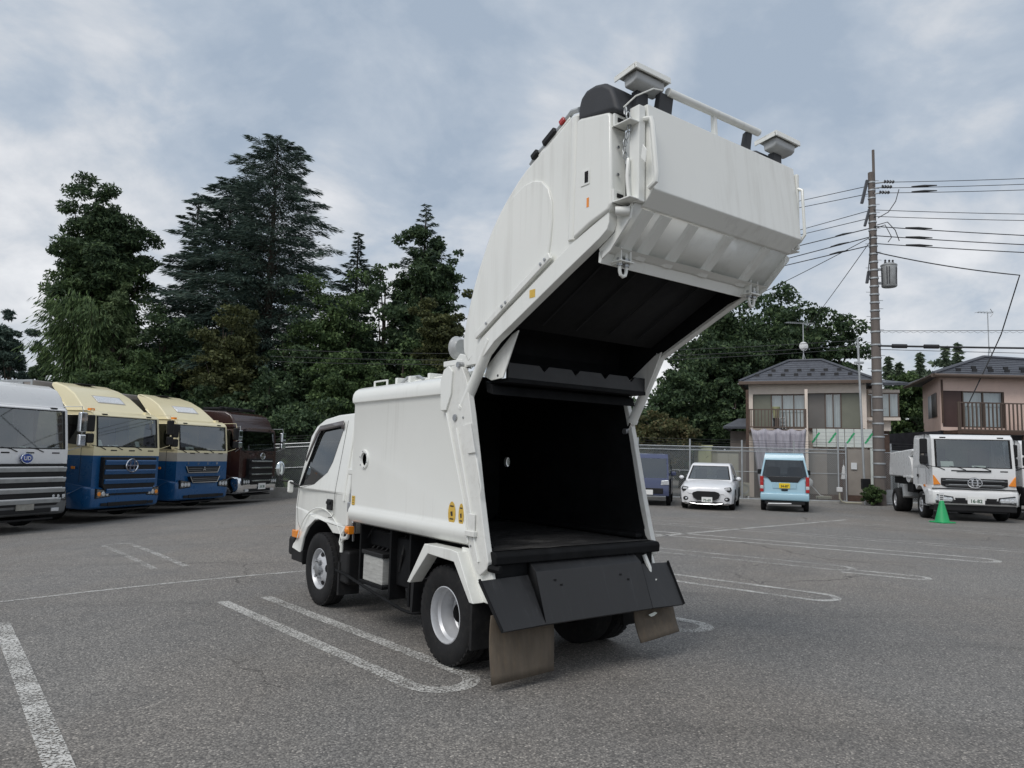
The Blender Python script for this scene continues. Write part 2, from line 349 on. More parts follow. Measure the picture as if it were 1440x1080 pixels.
ubend((4.9, 10.9), (5.15, 11.15), (5.93, 10.45), .09)
ubend((.2, 8.3), (.5, 8.6), (1.86, 7.03), .13)
ubend((7.8, 20.3), (8.1, 20.7), (13.9, 16.2), .12, True)
strip([(3.2, 19.5), (4.98, 18.79)], .08, True); strip([(5.12, 21.28), (6.82, 20.35)], .08, True)
strip([(10.5, 21.2), (13.9, 18.2)], .09, True); strip([(10.3, 22.9), (10.75, 22.2)], .08, True); strip([(8.6, 23.3), (9.0, 22.7)], .08, True)
# ---------------------------------------------------------------- shared vehicle pieces
def wheel(parent, c, rad, wid, rim, style='front', side=1, name='wheel', n=32, nuts=6):
    """tyre + rim (> sub-parts); side=+1: outer face towards +y"""
    w = thing_part(name, parent, c)
    h = wid/2; s = side
    prof = [(rim*.98, -h*.78), (rim*1.06, -h*.92), (rad*.80, -h), (rad*.93, -h*.93), (rad*.975, -h*.80), (rad, -h*.62), (rad, -h*.28), (rad*.978, -h*.26), (rad*.978, -h*.20), (rad, -h*.18), (rad, h*.18), (rad*.978, h*.20), (rad*.978, h*.26), (rad, h*.28), (rad, h*.62), (rad*.975, h*.80), (rad*.93, h*.93), (rad*.80, h), (rim*1.06, h*.92), (rim*.98, h*.78)]
    tb = MB().lathe(prof, n)
    if n >= 32:      # shoulder lugs
        for j in range(n):
            a = 2*math.pi*(j+.5)/n; d = Vector((math.cos(a), 0, math.sin(a)))
            rot = Matrix(((d.x, 0, -d.z), (0, 1, 0), (d.z, 0, d.x)))
            for q in (-1, 1): tb.obox(d*(rad*.965)+Vector((0, q*h*.66, 0)), (rad*.062, h*.34, rad*.10), rot)
    tb.build('tyre', 'rubber', w, smooth=50)
    if style == 'front':    # convex disc with hand holes and hub
        pr = [(rim, h*.72), (rim*1.02, h*.80), (rim*.97, h*.84), (rim*.92, h*.72), (rim*.86, h*.40), (rim*.74, h*.52), (rim*.58, h*.78), (rim*.50, h*.82), (rim*.30, h*.80), (rim*.29, h*.80)]
        rb = MB().lathe([(r, s*q) for r, q in pr], n); rb.build('rim', 'rim_silver', w, smooth=30)
        hb = MB().lathe([(rim*.30, s*h*.6), (rim*.29, s*h*1.12), (rim*.20, s*h*1.18), (.001, s*h*1.18)], 16); hb.build('hub_cap', 'steel', w)
        hh = MB()
        for j in range(5):
            a = 2*math.pi*j/5+.5; d = Vector((math.cos(a), 0, math.sin(a))); x = d*rim*.72
            rot = Matrix(((d.x, 0, -d.z), (0, 1, 0), (d.z, 0, d.x)))
            hh.add([x+rot@Vector((.30*rim*.35*math.cos(t), s*(h*.58+.006-.10*rim*math.cos(t)*.5), .30*rim*.62*math.sin(t))) for t in [2*math.pi*k/10 for k in range(10)]], [tuple(range(10))])
        hh.build('hand_hole', 'dark_void', w, smooth=0)
        nb = MB()
        for j in range(nuts):
            a = 2*math.pi*j/nuts; nb.lathe([(.018*rad/.37, 0), (.018*rad/.37, s*.03), (.001, s*.036)], 6, (rim*.42*math.cos(a), s*h*.80, rim*.42*math.sin(a)))
        nb.build('wheel_nut', 'steel', w)
    elif style == 'dual':   # deep dish of an outer dual wheel
        pr = [(rim, h*.72), (rim*1.03, h*.82), (rim*.98, h*.87), (rim*.95, h*.74), (rim*.93, h*.3), (rim*.86, h*.1), (rim*.84, -h*.35), (rim*.80, -h*.55), (rim*.78, -h*.95), (rim*.72, -h*1.1), (rim*.36, -h*1.18), (rim*.34, -h*1.18)]
        MB().lathe([(r, s*q) for r, q in pr], n).build('rim', 'rim_silver', w, smooth=28)
        MB().lathe([(rim*.35, -s*h*1.2), (rim*.33, -s*h*.35), (rim*.26, -s*h*.25), (.001, -s*h*.25)], 16).build('hub', 'black_steel', w)
        nb = MB()
        for j in range(nuts):
            a = 2*math.pi*j/nuts; nb.lathe([(.018, 0), (.018, s*.035), (.001, s*.04)], 6, (rim*.52*math.cos(a), -s*h*1.15, rim*.52*math.sin(a)))
        nb.build('wheel_nut', 'steel', w)
    else:                   # car alloy / plain steel disc with spokes
        MB().lathe([(r, s*q) for r, q in [(rim, h*.7), (rim*1.02, h*.82), (rim*.95, h*.86), (rim*.9, h*.6), (rim*.86, h*.2), (rim*.5, h*.15), (.001, h*.15)]], n).build('rim', 'black_plastic' if style == 'alloy' else 'rim_silver', w)
        sb = MB()
        for j in range(5):
            a = 2*math.pi*j/5; d = Vector((math.cos(a), 0, math.sin(a))); rot = Matrix(((d.x, 0, -d.z), (0, 1, 0), (d.z, 0, d.x)))
            sb.obox(d*rim*.5+Vector((0, s*h*.7, 0)), (rim*.85, .03, rim*.22), rot)
        sb.lathe([(rim*.2, s*h*.5), (rim*.2, s*h*.86), (.001, s*h*.88)], 12); sb.build('spoke', 'rim_silver', w)
    return w
def thing_part(name, parent, loc=(0, 0, 0), rot=None):
    o = bpy.data.objects.new(name, None); COL.objects.link(o); o.parent = parent; o.location = loc; o.empty_display_size = .1
    if rot: o.rotation_euler = rot
    return o
def cab_shell(path, W, belt, k, front_pts=None, side_holes=(), wins=None, ymap=None, side=True):
    """closed (x,z) outline made into a cab shell: tapered above the belt line, side openings, openings in path edges.
    wins: {edge index: (m_side, m_low, m_high)}  returns MB and {edge: 4 corner points of the opening}"""
    wins = wins or {}; b = MB(); op = {}
    hw = ymap or (lambda x, z: W-k*max(0, z-belt))
    n = len(path)
    for i in range(n):
        p, q = path[i], path[(i+1) % n]
        if i in wins:
            ms, ml, mh = wins[i]
            def pt(t, sd, m): 
                x, z = lerp(p[0], q[0], t), lerp(p[1], q[1], t); return (x, sd*(hw(x, z)-m), z)
            o = [pt(0, 1, 0), pt(0, -1, 0), pt(1, -1, 0), pt(1, 1, 0)]; c = [pt(ml, 1, ms), pt(ml, -1, ms), pt(1-mh, -1, ms), pt(1-mh, 1, ms)]
            b.add(o+c, [(0, 1, 5, 4), (1, 2, 6, 5), (2, 3, 7, 6), (3, 0, 4, 7)]); op[i] = [Vector(v) for v in c]
        else:
            b.add([(p[0], hw(*p), p[1]), (p[0], -hw(*p), p[1]), (q[0], -hw(*q), q[1]), (q[0], hw(*q), q[1])], [(0, 1, 2, 3)])
    lo = [p for p in path if p[1] <= belt+1e-6]; up = [p for p in path if p[1] >= belt-1e-6]
    if side:
        for sgn in (1, -1):
            if len(lo) > 2: b.holed(lo, [h for h in side_holes if h[0][1] < belt], lambda x, z: (x, sgn*hw(x, z), z))
            if len(up) > 2: b.holed(up, [h for h in side_holes if h[0][1] >= belt], lambda x, z: (x, sgn*hw(x, z), z))
    return b, op, hw
def pane(corners, name, m, parent, push=.0, grow=.012):
    c = [Vector(v) for v in corners]; ce = sum(c, Vector())/4; n = (c[1]-c[0]).cross(c[3]-c[0]).normalized()
    c = [ce+(v-ce)*(1+grow) - n*0 for v in c]; c = [v+n*push for v in c]
    return MB().add(c, [(0, 1, 2, 3)]).build(name, m, parent, smooth=0)
def number_plate(parent, c, w, h, txt, face, col='plate_white', ink='plate_green', name='number_plate', top=''):
    """face: z-rotation so that the plate (built facing -Y) looks along its outward normal"""
    o = thing_part(name, parent, c, (0, 0, face)); MB().box(-w/2, w/2, -.008, .008, -h/2, h/2).build('plate', col, o, bevel=.004)
    if txt: text_mb(txt, h*.62, .002, True).map(lambda x, y, z: (x, y-.011, z-h*.12)).build('plate_digits', ink, o, smooth=0)
    if top: text_mb(top, h*.26, .002).map(lambda x, y, z: (x, y-.011, z+h*.30)).build('plate_text', ink, o, smooth=0)
    return o
mat('plate_white', (.82, .82, .80), .5, var=.03); mat('plate_green', (.02, .09, .045), .5); mat('plate_yellow', (.85, .60, .02), .5, var=.04)
mat('scraped_plate', (.30, .29, .26), .6, .3, var=.3, scale=8)
# ---------------------------------------------------------------- the refuse truck (x forward, y left, origin under the rear axle)
YAW = .6415
T = thing('garbage_truck', (.1997, 6.1608, 0), math.pi/2+YAW, 'white refuse truck with its tailgate raised high, in the middle of the lot', 'garbage truck')
WP = 'white_paint'
# -- cab
CABP = [(3.30,.50),(3.37,.62),(3.40,.95),(3.36,1.16),(3.10,1.74),(2.98,1.86),(2.78,1.93),(2.45,1.965),(2.05,1.975),(1.92,1.95),(1.88,1.85),(1.86,1.16),(1.86,.86),(1.98,.77)]
CABP += [(2.535+.51*math.cos(a), .42+.45*math.sin(a)) for a in [R(130), R(110), R(90), R(70), R(50), R(30), R(12)]] + [(3.045,.47)]
def cab_hw(x, z):
    w = .815-.145*max(0, z-1.16); return w-(.06 if x > 3.3 else 0)*(1 if z > .6 else .6)
win = [(3.17,1.165),(3.05,1.43),(2.90,1.73),(2.83,1.81),(2.28,1.855),(2.24,1.82),(2.37,1.47),(2.46,1.36),(2.76,1.225)]
cb, op, hw = cab_shell(CABP, .815, 1.16, .145, side_holes=[win], wins={3: (.07, .06, .05), 10: (.2, .25, .25)}, ymap=cab_hw)
CAB = cb.build('cab', WP, T, bevel=.026, seg=3, smooth=30)
pane(op[3], 'windscreen', 'dark_glass', CAB); pane(op[10], 'rear_window', 'dark_glass', CAB)
for sg in (1, -1):
    MB().add([(x, sg*(cab_hw(x, z)-.012), z) for x, z in win], [tuple(range(len(win)))]).build('door_window', 'dark_glass', CAB, smooth=0)
    fr = MB(); n = len(win); cx = sum(p[0] for p in win)/n; cz = sum(p[1] for p in win)/n
    inn = [(lerp(p[0], cx, .035), lerp(p[1], cz, .035)) for p in win]
    fr.add([(x, sg*(cab_hw(x, z)+.003), z) for x, z in win]+[(x, sg*(cab_hw(x, z)-.008), z) for x, z in inn], [(i, (i+1) % n, n+(i+1) % n, n+i) for i in range(n)]); fr.build('window_seal', 'rubber', CAB, smooth=0)
    # rain visor
    vz = [(3.08,1.48),(2.93,1.775),(2.84,1.855),(2.25,1.90),(2.21,1.81),(2.25,1.81),(2.28,1.84),(2.82,1.80),(2.88,1.75),(3.04,1.46)]
    MB().holed(vz, [], lambda x, z: (x, sg*(cab_hw(x, z)+.022), z)).build('rain_visor', 'visor_smoke' if 'visor_smoke' in MATS else mat('visor_smoke', (.10, .085, .085), .3, var=.1, coat=.4), CAB, solid=.006)
    # door seams, set as thin dark grooves proud by 1 mm
    sm = MB(); path = [(2.17,1.90),(2.18,1.45),(2.18,1.16),(2.18,.95),(2.24,.915),(2.32,.91)]
    for a, b_ in zip(path, path[1:]):
        dx, dz = b_[0]-a[0], b_[1]-a[1]; l = math.hypot(dx, dz); nx, nz = -dz/l*.004, dx/l*.004
        sm.add([(p[0]+s*nx, sg*(cab_hw(*p)+.0015), p[1]+s*nz) for p, s in ((a, 1), (a, -1), (b_, -1), (b_, 1))], [(0, 1, 2, 3)])
    path = [(3.14,1.14),(3.18,.98),(3.14,.80),(3.06,.72)]
    for a, b_ in zip(path, path[1:]):
        dx, dz = b_[0]-a[0], b_[1]-a[1]; l = math.hypot(dx, dz); nx, nz = -dz/l*.004, dx/l*.004
        sm.add([(p[0]+s*nx, sg*(cab_hw(*p)+.0015), p[1]+s*nz) for p, s in ((a, 1), (a, -1), (b_, -1), (b_, 1))], [(0, 1, 2, 3)])
    sm.build('door_seam', 'dark_void', CAB, smooth=0)
    dh = MB().box(2.24, 2.37, sg*.800, sg*.822, .985, 1.095); dh.build('door_handle', 'black_plastic', CAB, bevel=.02)
    MB().box(2.255, 2.355, sg*.822, sg*.836, 1.045, 1.075).build('handle_grip', 'rubber', CAB, bevel=.008)
    # swage above the wheel arch
    a0 = [(2.525+.66*math.cos(t), .43+.56*math.sin(t)) for t in [R(150-10*i) for i in range(14)]]
    MB().tube([(x, sg*(cab_hw(x, z)-.004), z) for x, z in a0], .007, 6).build('wheel_arch_swage', WP, CAB)
    MB().box(3.16, 3.30, sg*.775, sg*.822, .615, .70).build('side_marker', 'amber', CAB, bevel=.012)
    MB().box(3.02, 3.34, sg*.60, sg*.80, .36, .50).build('step_skirt', 'black_plastic', CAB, bevel=.015)
    # mirror stalk + mirror (seen edge-on from behind)
    mo = MB().tube([(3.16, sg*.74, 1.16), (3.40, sg*.86, 1.23), (3.46, sg*.93, 1.24), (3.47, sg*.93, 1.34)], .012, 6).build('mirror_arm', 'black_plastic', CAB)
    MB().box(3.36, 3.41, sg*.80, sg*.865, 1.10, 1.24).build('corner_vane', WP, CAB, bevel=.02)
    MB().ball((3.47, sg*.93, 1.37), (.02, .05, .085)).build('door_mirror', 'mirror_glass', CAB)
    # front wheel well
    MB().sheet([[(2.535+.50*math.cos(t), sg*y, .42+.44*math.sin(t)) for t in [R(-10+20*i) for i in range(11)]] for y in (.35, .79)]).build('wheel_well', 'dark_void', CAB)
    # B pillar rib
    MB().tube([(1.97, sg*(cab_hw(1.97, 1.86)+.002), 1.86), (1.96, sg*(cab_hw(1.96, 1.4)+.002), 1.4), (1.95, sg*.815, 1.1)], .018, 6).build('pillar_rib', WP, CAB)
MB().box(3.26, 3.46, -.80, .80, .40, .62).build('front_bumper', 'black_plastic', CAB, bevel=.04)
MB().box(3.375, 3.42, -.6, .6, .74, .90).build('front_grille', 'black_plastic', CAB, bevel=.01)
for sg in (1, -1): MB().box(3.36, 3.41, sg*.5-.15, sg*.5+.15, .60, .73).build('headlamp', 'clear_lens', CAB, bevel=.02)
ib = MB().box(2.9, 3.2, -.7, .7, .85, 1.12); ib.build('dashboard', 'black_plastic', CAB, bevel=.04)
for y in (-.42, .42): MB().box(2.0, 2.12, y-.25, y+.25, .8, 1.55).box(2.1, 2.55, y-.25, y+.25, .8, .98).build('seat', 'grey_vinyl', CAB, bevel=.05)
# -- chassis and things under the body
ch = MB().box(-.62, 3.2, .33, .40, .48, .66).box(-.62, 3.2, -.40, -.33, .48, .66)
for u in (-.4, .6, 1.4, 2.1): ch.box(u, u+.08, -.33, .33, .5, .62)
CH = ch.build('chassis', 'black_steel', T, bevel=.01)
MB().tube([(0, -.72, .37), (0, .72, .37)], .06, 10).ball((0, 0, .37), (.19, .17, .19)).build('rear_axle', 'black_steel', CH)
MB().tube([(2.525, -.68, .34), (2.525, .68, .34)], .045, 10).build('front_axle', 'black_steel', CH)
MB().box(.55, 2.0, -.75, .60, .66, .90).build('subframe', 'black_steel', CH, bevel=.01)
MB().box(.75, 1.05, .45, .70, .42, .84).box(1.05, 1.72, .40, .66, .70, .86).build('hydraulic_tank', 'black_steel', CH, bevel=.02)
bt = MB().box(1.17, 1.56, .50, .77, .40, .64)
BAT = bt.build('battery_case', mat('battery_plastic', (.42, .42, .40), .6, var=.2, scale=6, dirt=.5, stretch=(1, 1, 6)), T, bevel=.01)
MB().box(1.15, 1.58, .48, .785, .64, .68).build('battery_lid', 'black_plastic', BAT, bevel=.01)
MB().box(1.13, 1.60, .46, .79, .37, .40).build('battery_tray', 'black_steel', BAT, bevel=.005)
for i in range(5): MB().tube([(1.2+.09*i, .52, .68), (1.23+.09*i, .6, .73+.02*(i % 2)), (1.2+.09*i, .68, .68)], .012, 5).build('battery_cable', 'rubber', BAT)
for u, z0 in ((1.05, .30), (1.66, .34), (.70, .30)): MB().box(u-.015, u+.015, .60, .76, z0, .9).build('guard_hanger', 'black_steel', CH)
MB().tube([(2.12, .79, .41), (1.86, .80, .40), (1.2, .81, .33), (.72, .80, .275), (.60, .78, .27), (.5, .7, .28)], .014, 8).build('side_guard_rail', 'black_steel', CH)
MB().tube([(1.7, .3, .45), (.6, .32, .45)], .09, 12).build('exhaust_silencer', mat('silencer', (.17, .155, .135), .6, .5, var=.3, scale=6), CH)
MB().box(1.86, 2.06, .58, .79, .30, .62).build('front_mudguard', 'black_plastic', CH, bevel=.03)
MB().box(2.02, 2.06, .58, .80, .18, .5).build('front_mudflap', 'rubber', CH)
MB().tube([(1.99, .80, .60), (1.99, .80, .70), (1.93, .81, .74), (1.84, .815, .755), (1.78, .82, .84)], .018, 8).build('lamp_bracket', WP, CH)
MB().box(1.72, 1.80, .80, .86, .80, .875).ball((1.76, .86, .838), (.035, .02, .035)).build('turn_lamp', 'amber', CH, bevel=.01)
MB().tube([(2.03, .79, .80), (2.045, .80, .69), (2.02, .80, .66), (1.99, .80, .70), (1.93, .79, .92)], .009, 6).build('air_hose', WP, CH)
for k, pts in enumerate(([(1.85,.7,1.35),(1.84,.74,1.1),(1.80,.76,.95),(1.82,.75,.8)], [(1.82,.72,1.2),(1.86,.76,1.02),(1.80,.78,.90),(1.86,.74,.72)], [(1.62,.62,.9),(1.66,.7,.75),(1.68,.68,.5)], [(.95,.66,.86),(.9,.72,.7),(.98,.7,.55)])):
    MB().tube(pts, .012, 6).build('hose', 'rubber' if k > 1 else 'steel', CH)
MB().box(1.765, 1.85, .70, .83, 1.00, 1.10).box(1.78, 1.83, .74, .82, 1.1, 1.19).build('valve_block', 'steel', CH, bevel=.012)
MB().box(1.74, 1.86, .72, .835, 1.36, 1.42).build('body_clamp', WP, CH, bevel=.012)
MB().prism([(2.03,.83),(1.98,.84),(1.86,1.02),(1.84,1.10),(1.76,1.10),(1.76,1.05),(1.86,.96)], 'y', .76, .80).build('cab_mount_bracket', WP, CH, bevel=.008)
for sg in (1, -1):
    wheel(T, (2.525, sg*.715, .368), .368, .20, .208, 'front', sg, 'front_wheel', 40, 6)
    wheel(T, (0, sg*.745, .37), .37, .20, .21, 'dual', sg, 'rear_wheel', 40, 6)
    MB().lathe([(.2,-.09),(.32,-.1),(.365,-.075),(.37,0),(.365,.075),(.32,.1),(.2,.09)], 32, (0, sg*.52, .37)).build('inner_tyre', 'rubber', T, smooth=50)
# -- collecting body: cross-section lofted along x, rear edge raked
def rear_u(w): return lerp(-.39, -.02, (w-.9)/1.3)
sec = [(0,.905),(.70,.905),(.79,.91),(.835,.93),(.862,.965),(.87,1.0),(.862,1.04),(.846,1.068),(.843,1.09),(.843,2.025),(.85,2.045),(.868,2.055),(.872,2.09),(.866,2.13),(.845,2.165),(.81,2.19),(.76,2.205),(0,2.215)]
def wall_hole(u0, u1):   # flat side wall between 1.09 and 2.025 with a round porthole
    return [(rear_u(1.09), 1.09), (u1, 1.09), (u1, 2.025), (rear_u(2.025), 2.025)]
body = MB(); FU = 1.735
port = circ(1.47, 1.515, .062, 20)
for sg in (1, -1):
    for i in range(len(sec)-1):
        a, b_ = sec[i], sec[i+1]
        if i == 8: body.holed(wall_hole(0, FU), [port], lambda x, z: (x, sg*.843, z)); continue
        body.add([(rear_u(a[1]), sg*a[0], a[1]), (FU, sg*a[0], a[1]), (FU, sg*b_[0], b_[1]), (rear_u(b_[1]), sg*b_[0], b_[1])], [(0, 1, 2, 3)])
body.add([(FU, y, z) for y, z in sec+[(-y, z) for y, z in sec[-2:0:-1]]], [tuple(range(2*len(sec)-2))])
BODY = body.build('body', WP, T, smooth=28)
# black liner inside the body
lin = MB(); LU = 1.60
ls = [(0,.908),(.80,.908),(.805,1.0),(.805,2.12),(.76,2.16),(0,2.16)]
for sg in (1, -1):
    for i in range(len(ls)-1):
        a, b_ = ls[i], ls[i+1]
        if i == 2: lin.holed([(rear_u(1.)-.15, 1.), (LU, 1.), (LU, 2.12), (rear_u(2.12)-.1, 2.12)], [circ(1.47, 1.515, .055, 20)], lambda x, z: (x, sg*.805, z)); continue
        lin.add([(rear_u(a[1])-.17, sg*a[0], a[1]), (LU, sg*a[0], a[1]), (LU, sg*b_[0], b_[1]), (rear_u(b_[1])-.10, sg*b_[0], b_[1])], [(0, 1, 2, 3)])
lin.add([(LU, y, z) for y, z in ls+[(-y, z) for y, z in ls[-2:0:-1]]], [tuple(range(2*len(ls)-2))])
lin.build('inner_liner', 'black_steel', BODY, smooth=0)
fm, ft_, fb_ = new_mat('scuffed_floor')
n_ = noise_node(ft_, 5, 8, .7, stretch=(1, .35, 1)); ft_.links.new(ramp(ft_, n_.outputs['Fac'], [(.35, (.012, .012, .013)), (.52, (.035, .034, .034)), (.68, (.085, .083, .08)), (.8, (.05, .047, .042))]).outputs[0], fb_.inputs['Base Color'])
n3_ = noise_node(ft_, 14, 6, .7); ft_.links.new(ramp(ft_, n3_.outputs['Fac'], [(.35, (.38,)*3), (.7, (.8,)*3)]).outputs[0], fb_.inputs['Roughness']); bump(ft_, fb_, n_.outputs['Fac'], .5, .01)
MB().sheet([[(u, y, .914+.006*noise.noise((u*5, y*5, 0))) for u in [rear_u(.9)-.20+i*.1 for i in range(20)]] for y in [-.79+.1*i for i in range(16)]+[.795]]).build('load_floor', 'scuffed_floor', BODY)
for sg in (1, -1):
    MB().box(-.5, 1.55, sg*.72 if sg < 0 else .74, sg*.80, .915, .96).build('wheel_housing', 'black_steel', BODY, bevel=.02)
    MB().lathe([(.058, sg*.838), (.064, sg*.857), (.085, sg*.857), (.092, sg*.846), (.092, sg*.842)], 24, (1.47, 0, 1.515)).build('porthole_ring', WP, BODY)
    bz = MB()
    for j in range(6):
        a = j*math.pi/3+.3; bz.lathe([(.007, sg*.857), (.006, sg*.863), (.001, sg*.864)], 6, (1.47+.076*math.cos(a), 0, 1.515+.076*math.sin(a)))
    bz.build('porthole_bolt', 'steel', BODY)
# yellow warning stickers
def sticker(u, v, w, ru, rw, name='warning_sticker', oval=True):
    o = MB().add([(u+ru*math.cos(t), v, w+rw*math.sin(t)) for t in [2*math.pi*i/20 for i in range(20)]] if oval else [(u-ru, v, w-rw), (u+ru, v, w-rw), (u+ru, v, w+rw), (u-ru, v, w+rw)], [tuple(range(20)) if oval else (0, 1, 2, 3)]).build(name, 'yellow_sticker', T, smooth=0)
    b = MB()
    for q in range(3 if oval else 4):
        zz = w+rw*(.62 if oval else .6)-q*rw*(.55 if q < 1 or not oval else .52)
        if oval and q == 1: b.add([(u-ru*.3, v+.002, w-rw*.15), (u+ru*.15, v+.002, w-rw*.2), (u+ru*.35, v+.002, w+rw*.15), (u-ru*.2, v+.002, w+rw*.2)], [(0, 1, 2, 3)]); continue
        b.box(u-ru*.5, u+ru*.5, v+.001, v+.002, zz-rw*.05, zz+rw*.05)
    b.build('sticker_print', 'ink', o, smooth=0)
sticker(-.075, .8455, 1.135, .052, .092); sticker(-.205, .8455, 1.13, .036, .09); sticker(1.675, .8455, 1.125, .034, .042, oval=False)
# roof gear: rails, hoses, clamps
rf = MB().tube([(1.62, .70, 2.205), (1.62, .70, 2.262), (1.36, .70, 2.262), (1.36, .70, 2.205)], .011, 6)
rf.build('roof_handle', WP, BODY)
for y in (.58, .50, .42): MB().tube([(1.35, y, 2.235), (.8, y, 2.24), (.1, y, 2.25)], .014, 6).build('roof_pipe', WP if y != .5 else 'steel', BODY)
for u in (1.3, 1.05, .7, .35): MB().box(u-.02, u+.02, .38, .64, 2.21, 2.285).build('pipe_clamp', WP, BODY, bevel=.006)
MB().tube([(1.25, .62, 2.22), (1.15, .6, 2.28), (1.0, .56, 2.285), (.85, .6, 2.24)], .013, 6).build('roof_hose', 'steel', BODY)
# -- rear frame posts
post = [(.10,2.155),(.085,1.915),(.015,1.915),(-.10,1.66),(-.265,1.26),(-.345,.93),(-.42,.79),(-.50,.735),(-.585,.79),(-.60,.84),(-.55,1.0),(-.47,1.30),(-.40,1.60),(-.33,1.88),(-.255,2.14),(-.19,2.24),(-.12,2.272),(-.04,2.262),(.03,2.22)]
fl = MB().prism(post, 'y', .815, .868)
FRM = fl.build('rear_frame', 'white_paint_worn', T, bevel=.008)
MB().prism(post, 'y', -.868, -.815).build('frame_post', 'white_paint_worn', FRM, bevel=.008)
for sg in (1, -1):
    MB().prism([(lerp(p[0], .02, .06)+(.022 if p[0] < -.12 else 0), p[1]) for p in post], 'y', sg*.806, sg*.8149).build('post_liner', 'black_steel', FRM)
    MB().tube([(.0, sg*.872, 1.90), (-.275, sg*.872, 1.25), (-.35, sg*.872, .95)], .010, 6).build('frame_bead', WP, FRM)
    MB().tube([(-.15, sg*.872, 1.78), (-.36, sg*.872, 1.22), (-.44, sg*.872, .95), (-.49, sg*.872, .83)], .009, 6).build('frame_seam', WP, FRM)
    if sg > 0: MB().prism([(-.24,1.80),(-.345,1.815),(-.415,1.60),(-.32,1.59)], 'y', sg*.868, sg*.882).build('catch_plate', 'white_paint_worn', FRM, bevel=.004)
    MB().prism([(.095,2.15),(.08,1.92),(.0,1.92),(-.065,2.05),(-.075,2.22),(-.02,2.265),(.05,2.24)], 'y', sg*.866, sg*.884).build('hinge_cheek', WP, FRM, bevel=.006)
    hb = MB()
    for u, w in ((.03,2.17),(.02,1.98),(-.23,1.86),(-.25,1.78),(-.40,1.0),(-.38,.93)): hb.lathe([(.010, sg*.866), (.009, sg*.874), (.001, sg*.876)], 6, (u, 0, w))
    hb.build('frame_bolt', 'steel', FRM)
    MB().box(-.46, -.34, sg*.868, sg*.90, 1.00, 1.04).box(-.44, -.36, sg*.87, sg*.885, 1.02, 1.16).build('lock_bracket', 'white_paint_worn', FRM, bevel=.006)
    if sg > 0: MB().tube([(-.43, sg*.874, 1.56), (-.50, sg*.876, 1.36), (-.49, sg*.874, 1.30)], .008, 6).build('cable', WP, FRM)
    # lower fender panel behind the rear wheel and its angular flare
    MB().prism([(-.20,.90),(-.42,.55),(-.63,.545),(-.64,.64),(-.58,.80),(-.42,.90)], 'y', sg*.80, sg*.83).build('rear_valance', WP, FRM, bevel=.006)
    fo = [(.20,.885),(-.19,.885),(-.275,.875),(-.50,.545),(-.448,.545),(-.232,.80),(.145,.815),(.408,.555),(.455,.555)]
    FL = MB().prism(fo, 'y', sg*.80, sg*.915).build('rear_fender', WP, T, bevel=.006)
    MB().prism([(.20,.88),(-.21,.87),(-.25,.80),(.14,.815)], 'y', sg*.40, sg*.80).build('fender_liner', 'black_plastic', FL)
    MB().box(-.47, -.44, sg*.60, sg*.90, .22, .56).build('inner_mudflap', 'rubber', FL)
    MB().prism([(.47,.56),(.52,.56),(.52,.30),(.49,.30)], 'y', sg*.55, sg*.84).build('wheel_splash_guard', 'black_plastic', FL)
# sill below the opening, then the black apron
SILL = MB().prism([(-.54,.912),(-.64,.905),(-.655,.88),(-.65,.825),(-.57,.81),(-.50,.86)], 'y', -.835, .835).build('rear_sill', 'black_steel', T, bevel=.008)
am, at_, ab_ = new_mat('scraped_apron')
an_ = noise_node(at_, 9, 8, .75, stretch=(.4, 3., .25)); at_.links.new(ramp(at_, an_.outputs['Fac'], [(.3, (.008, .008, .009)), (.55, (.016, .0165, .018)), (.66, (.036, .037, .040)), (.78, (.085, .087, .092))]).outputs[0], ab_.inputs['Base Color'])
at_.links.new(ramp(at_, an_.outputs['Fac'], [(.3, (.34,)*3), (.7, (.68,)*3)]).outputs[0], ab_.inputs['Roughness'])
AP = MB().prism([(-.60,.84),(-.70,.765),(-.83,.425),(-.815,.415),(-.685,.75),(-.59,.82)], 'y', -.56, .52).build('apron', 'scraped_apron', T, bevel=.004)
for sg, a, b_ in ((1, .52, .90), (-1, -.56, -.92)):
    MB().add([(-.62, a, .735), (-.62, b_+sg*.05, .725), (-.835, b_, .42), (-.832, a, .428), (-.605, a, .725), (-.605, b_+sg*.05, .715), (-.82, b_, .41), (-.818, a, .415)], [(0,1,2,3),(7,6,5,4),(0,4,5,1),(1,5,6,2),(2,6,7,3),(3,7,4,0)]).build('apron_wing', 'scraped_apron', AP, bevel=.003)
    MB().add([(-.60, a, .84), (-.70, a, .765), (-.83, a, .425), (-.62, a, .73)], [(0, 1, 2, 3)]).build('apron_cheek', 'black_steel', AP, solid=.004)
    MB().tube([(-.62, b_+sg*.05, .735), (-.835, b_+sg*.003, .425)], .010, 6).build('wing_edge', 'black_steel', AP)
bo = MB()
for y, z in ((.36,.70),(.31,.665),(-.30,.69),(-.37,.65)): bo.obox((-.70-(.765-z)*.38-.003, y, z), (.006, .018, .014))
bo.build('apron_slot', 'dark_void', AP, smooth=0)
MB().box(-.60, -.42, -.80, .80, .70, .82).build('rear_crossmember', 'black_steel', T, bevel=.01)
MB().tube([(-.58, .84, .80), (-.66, .80, .79)], .03, 8).build('hopper_drain', 'black_steel', SILL)
MB().tube([(-.60, -.70, .80), (-.64, -.72, .70), (-.66, -.72, .62), (-.70, -.74, .60)], [.02, .02, .014, .018], 8).build('torn_boot', WP, AP)
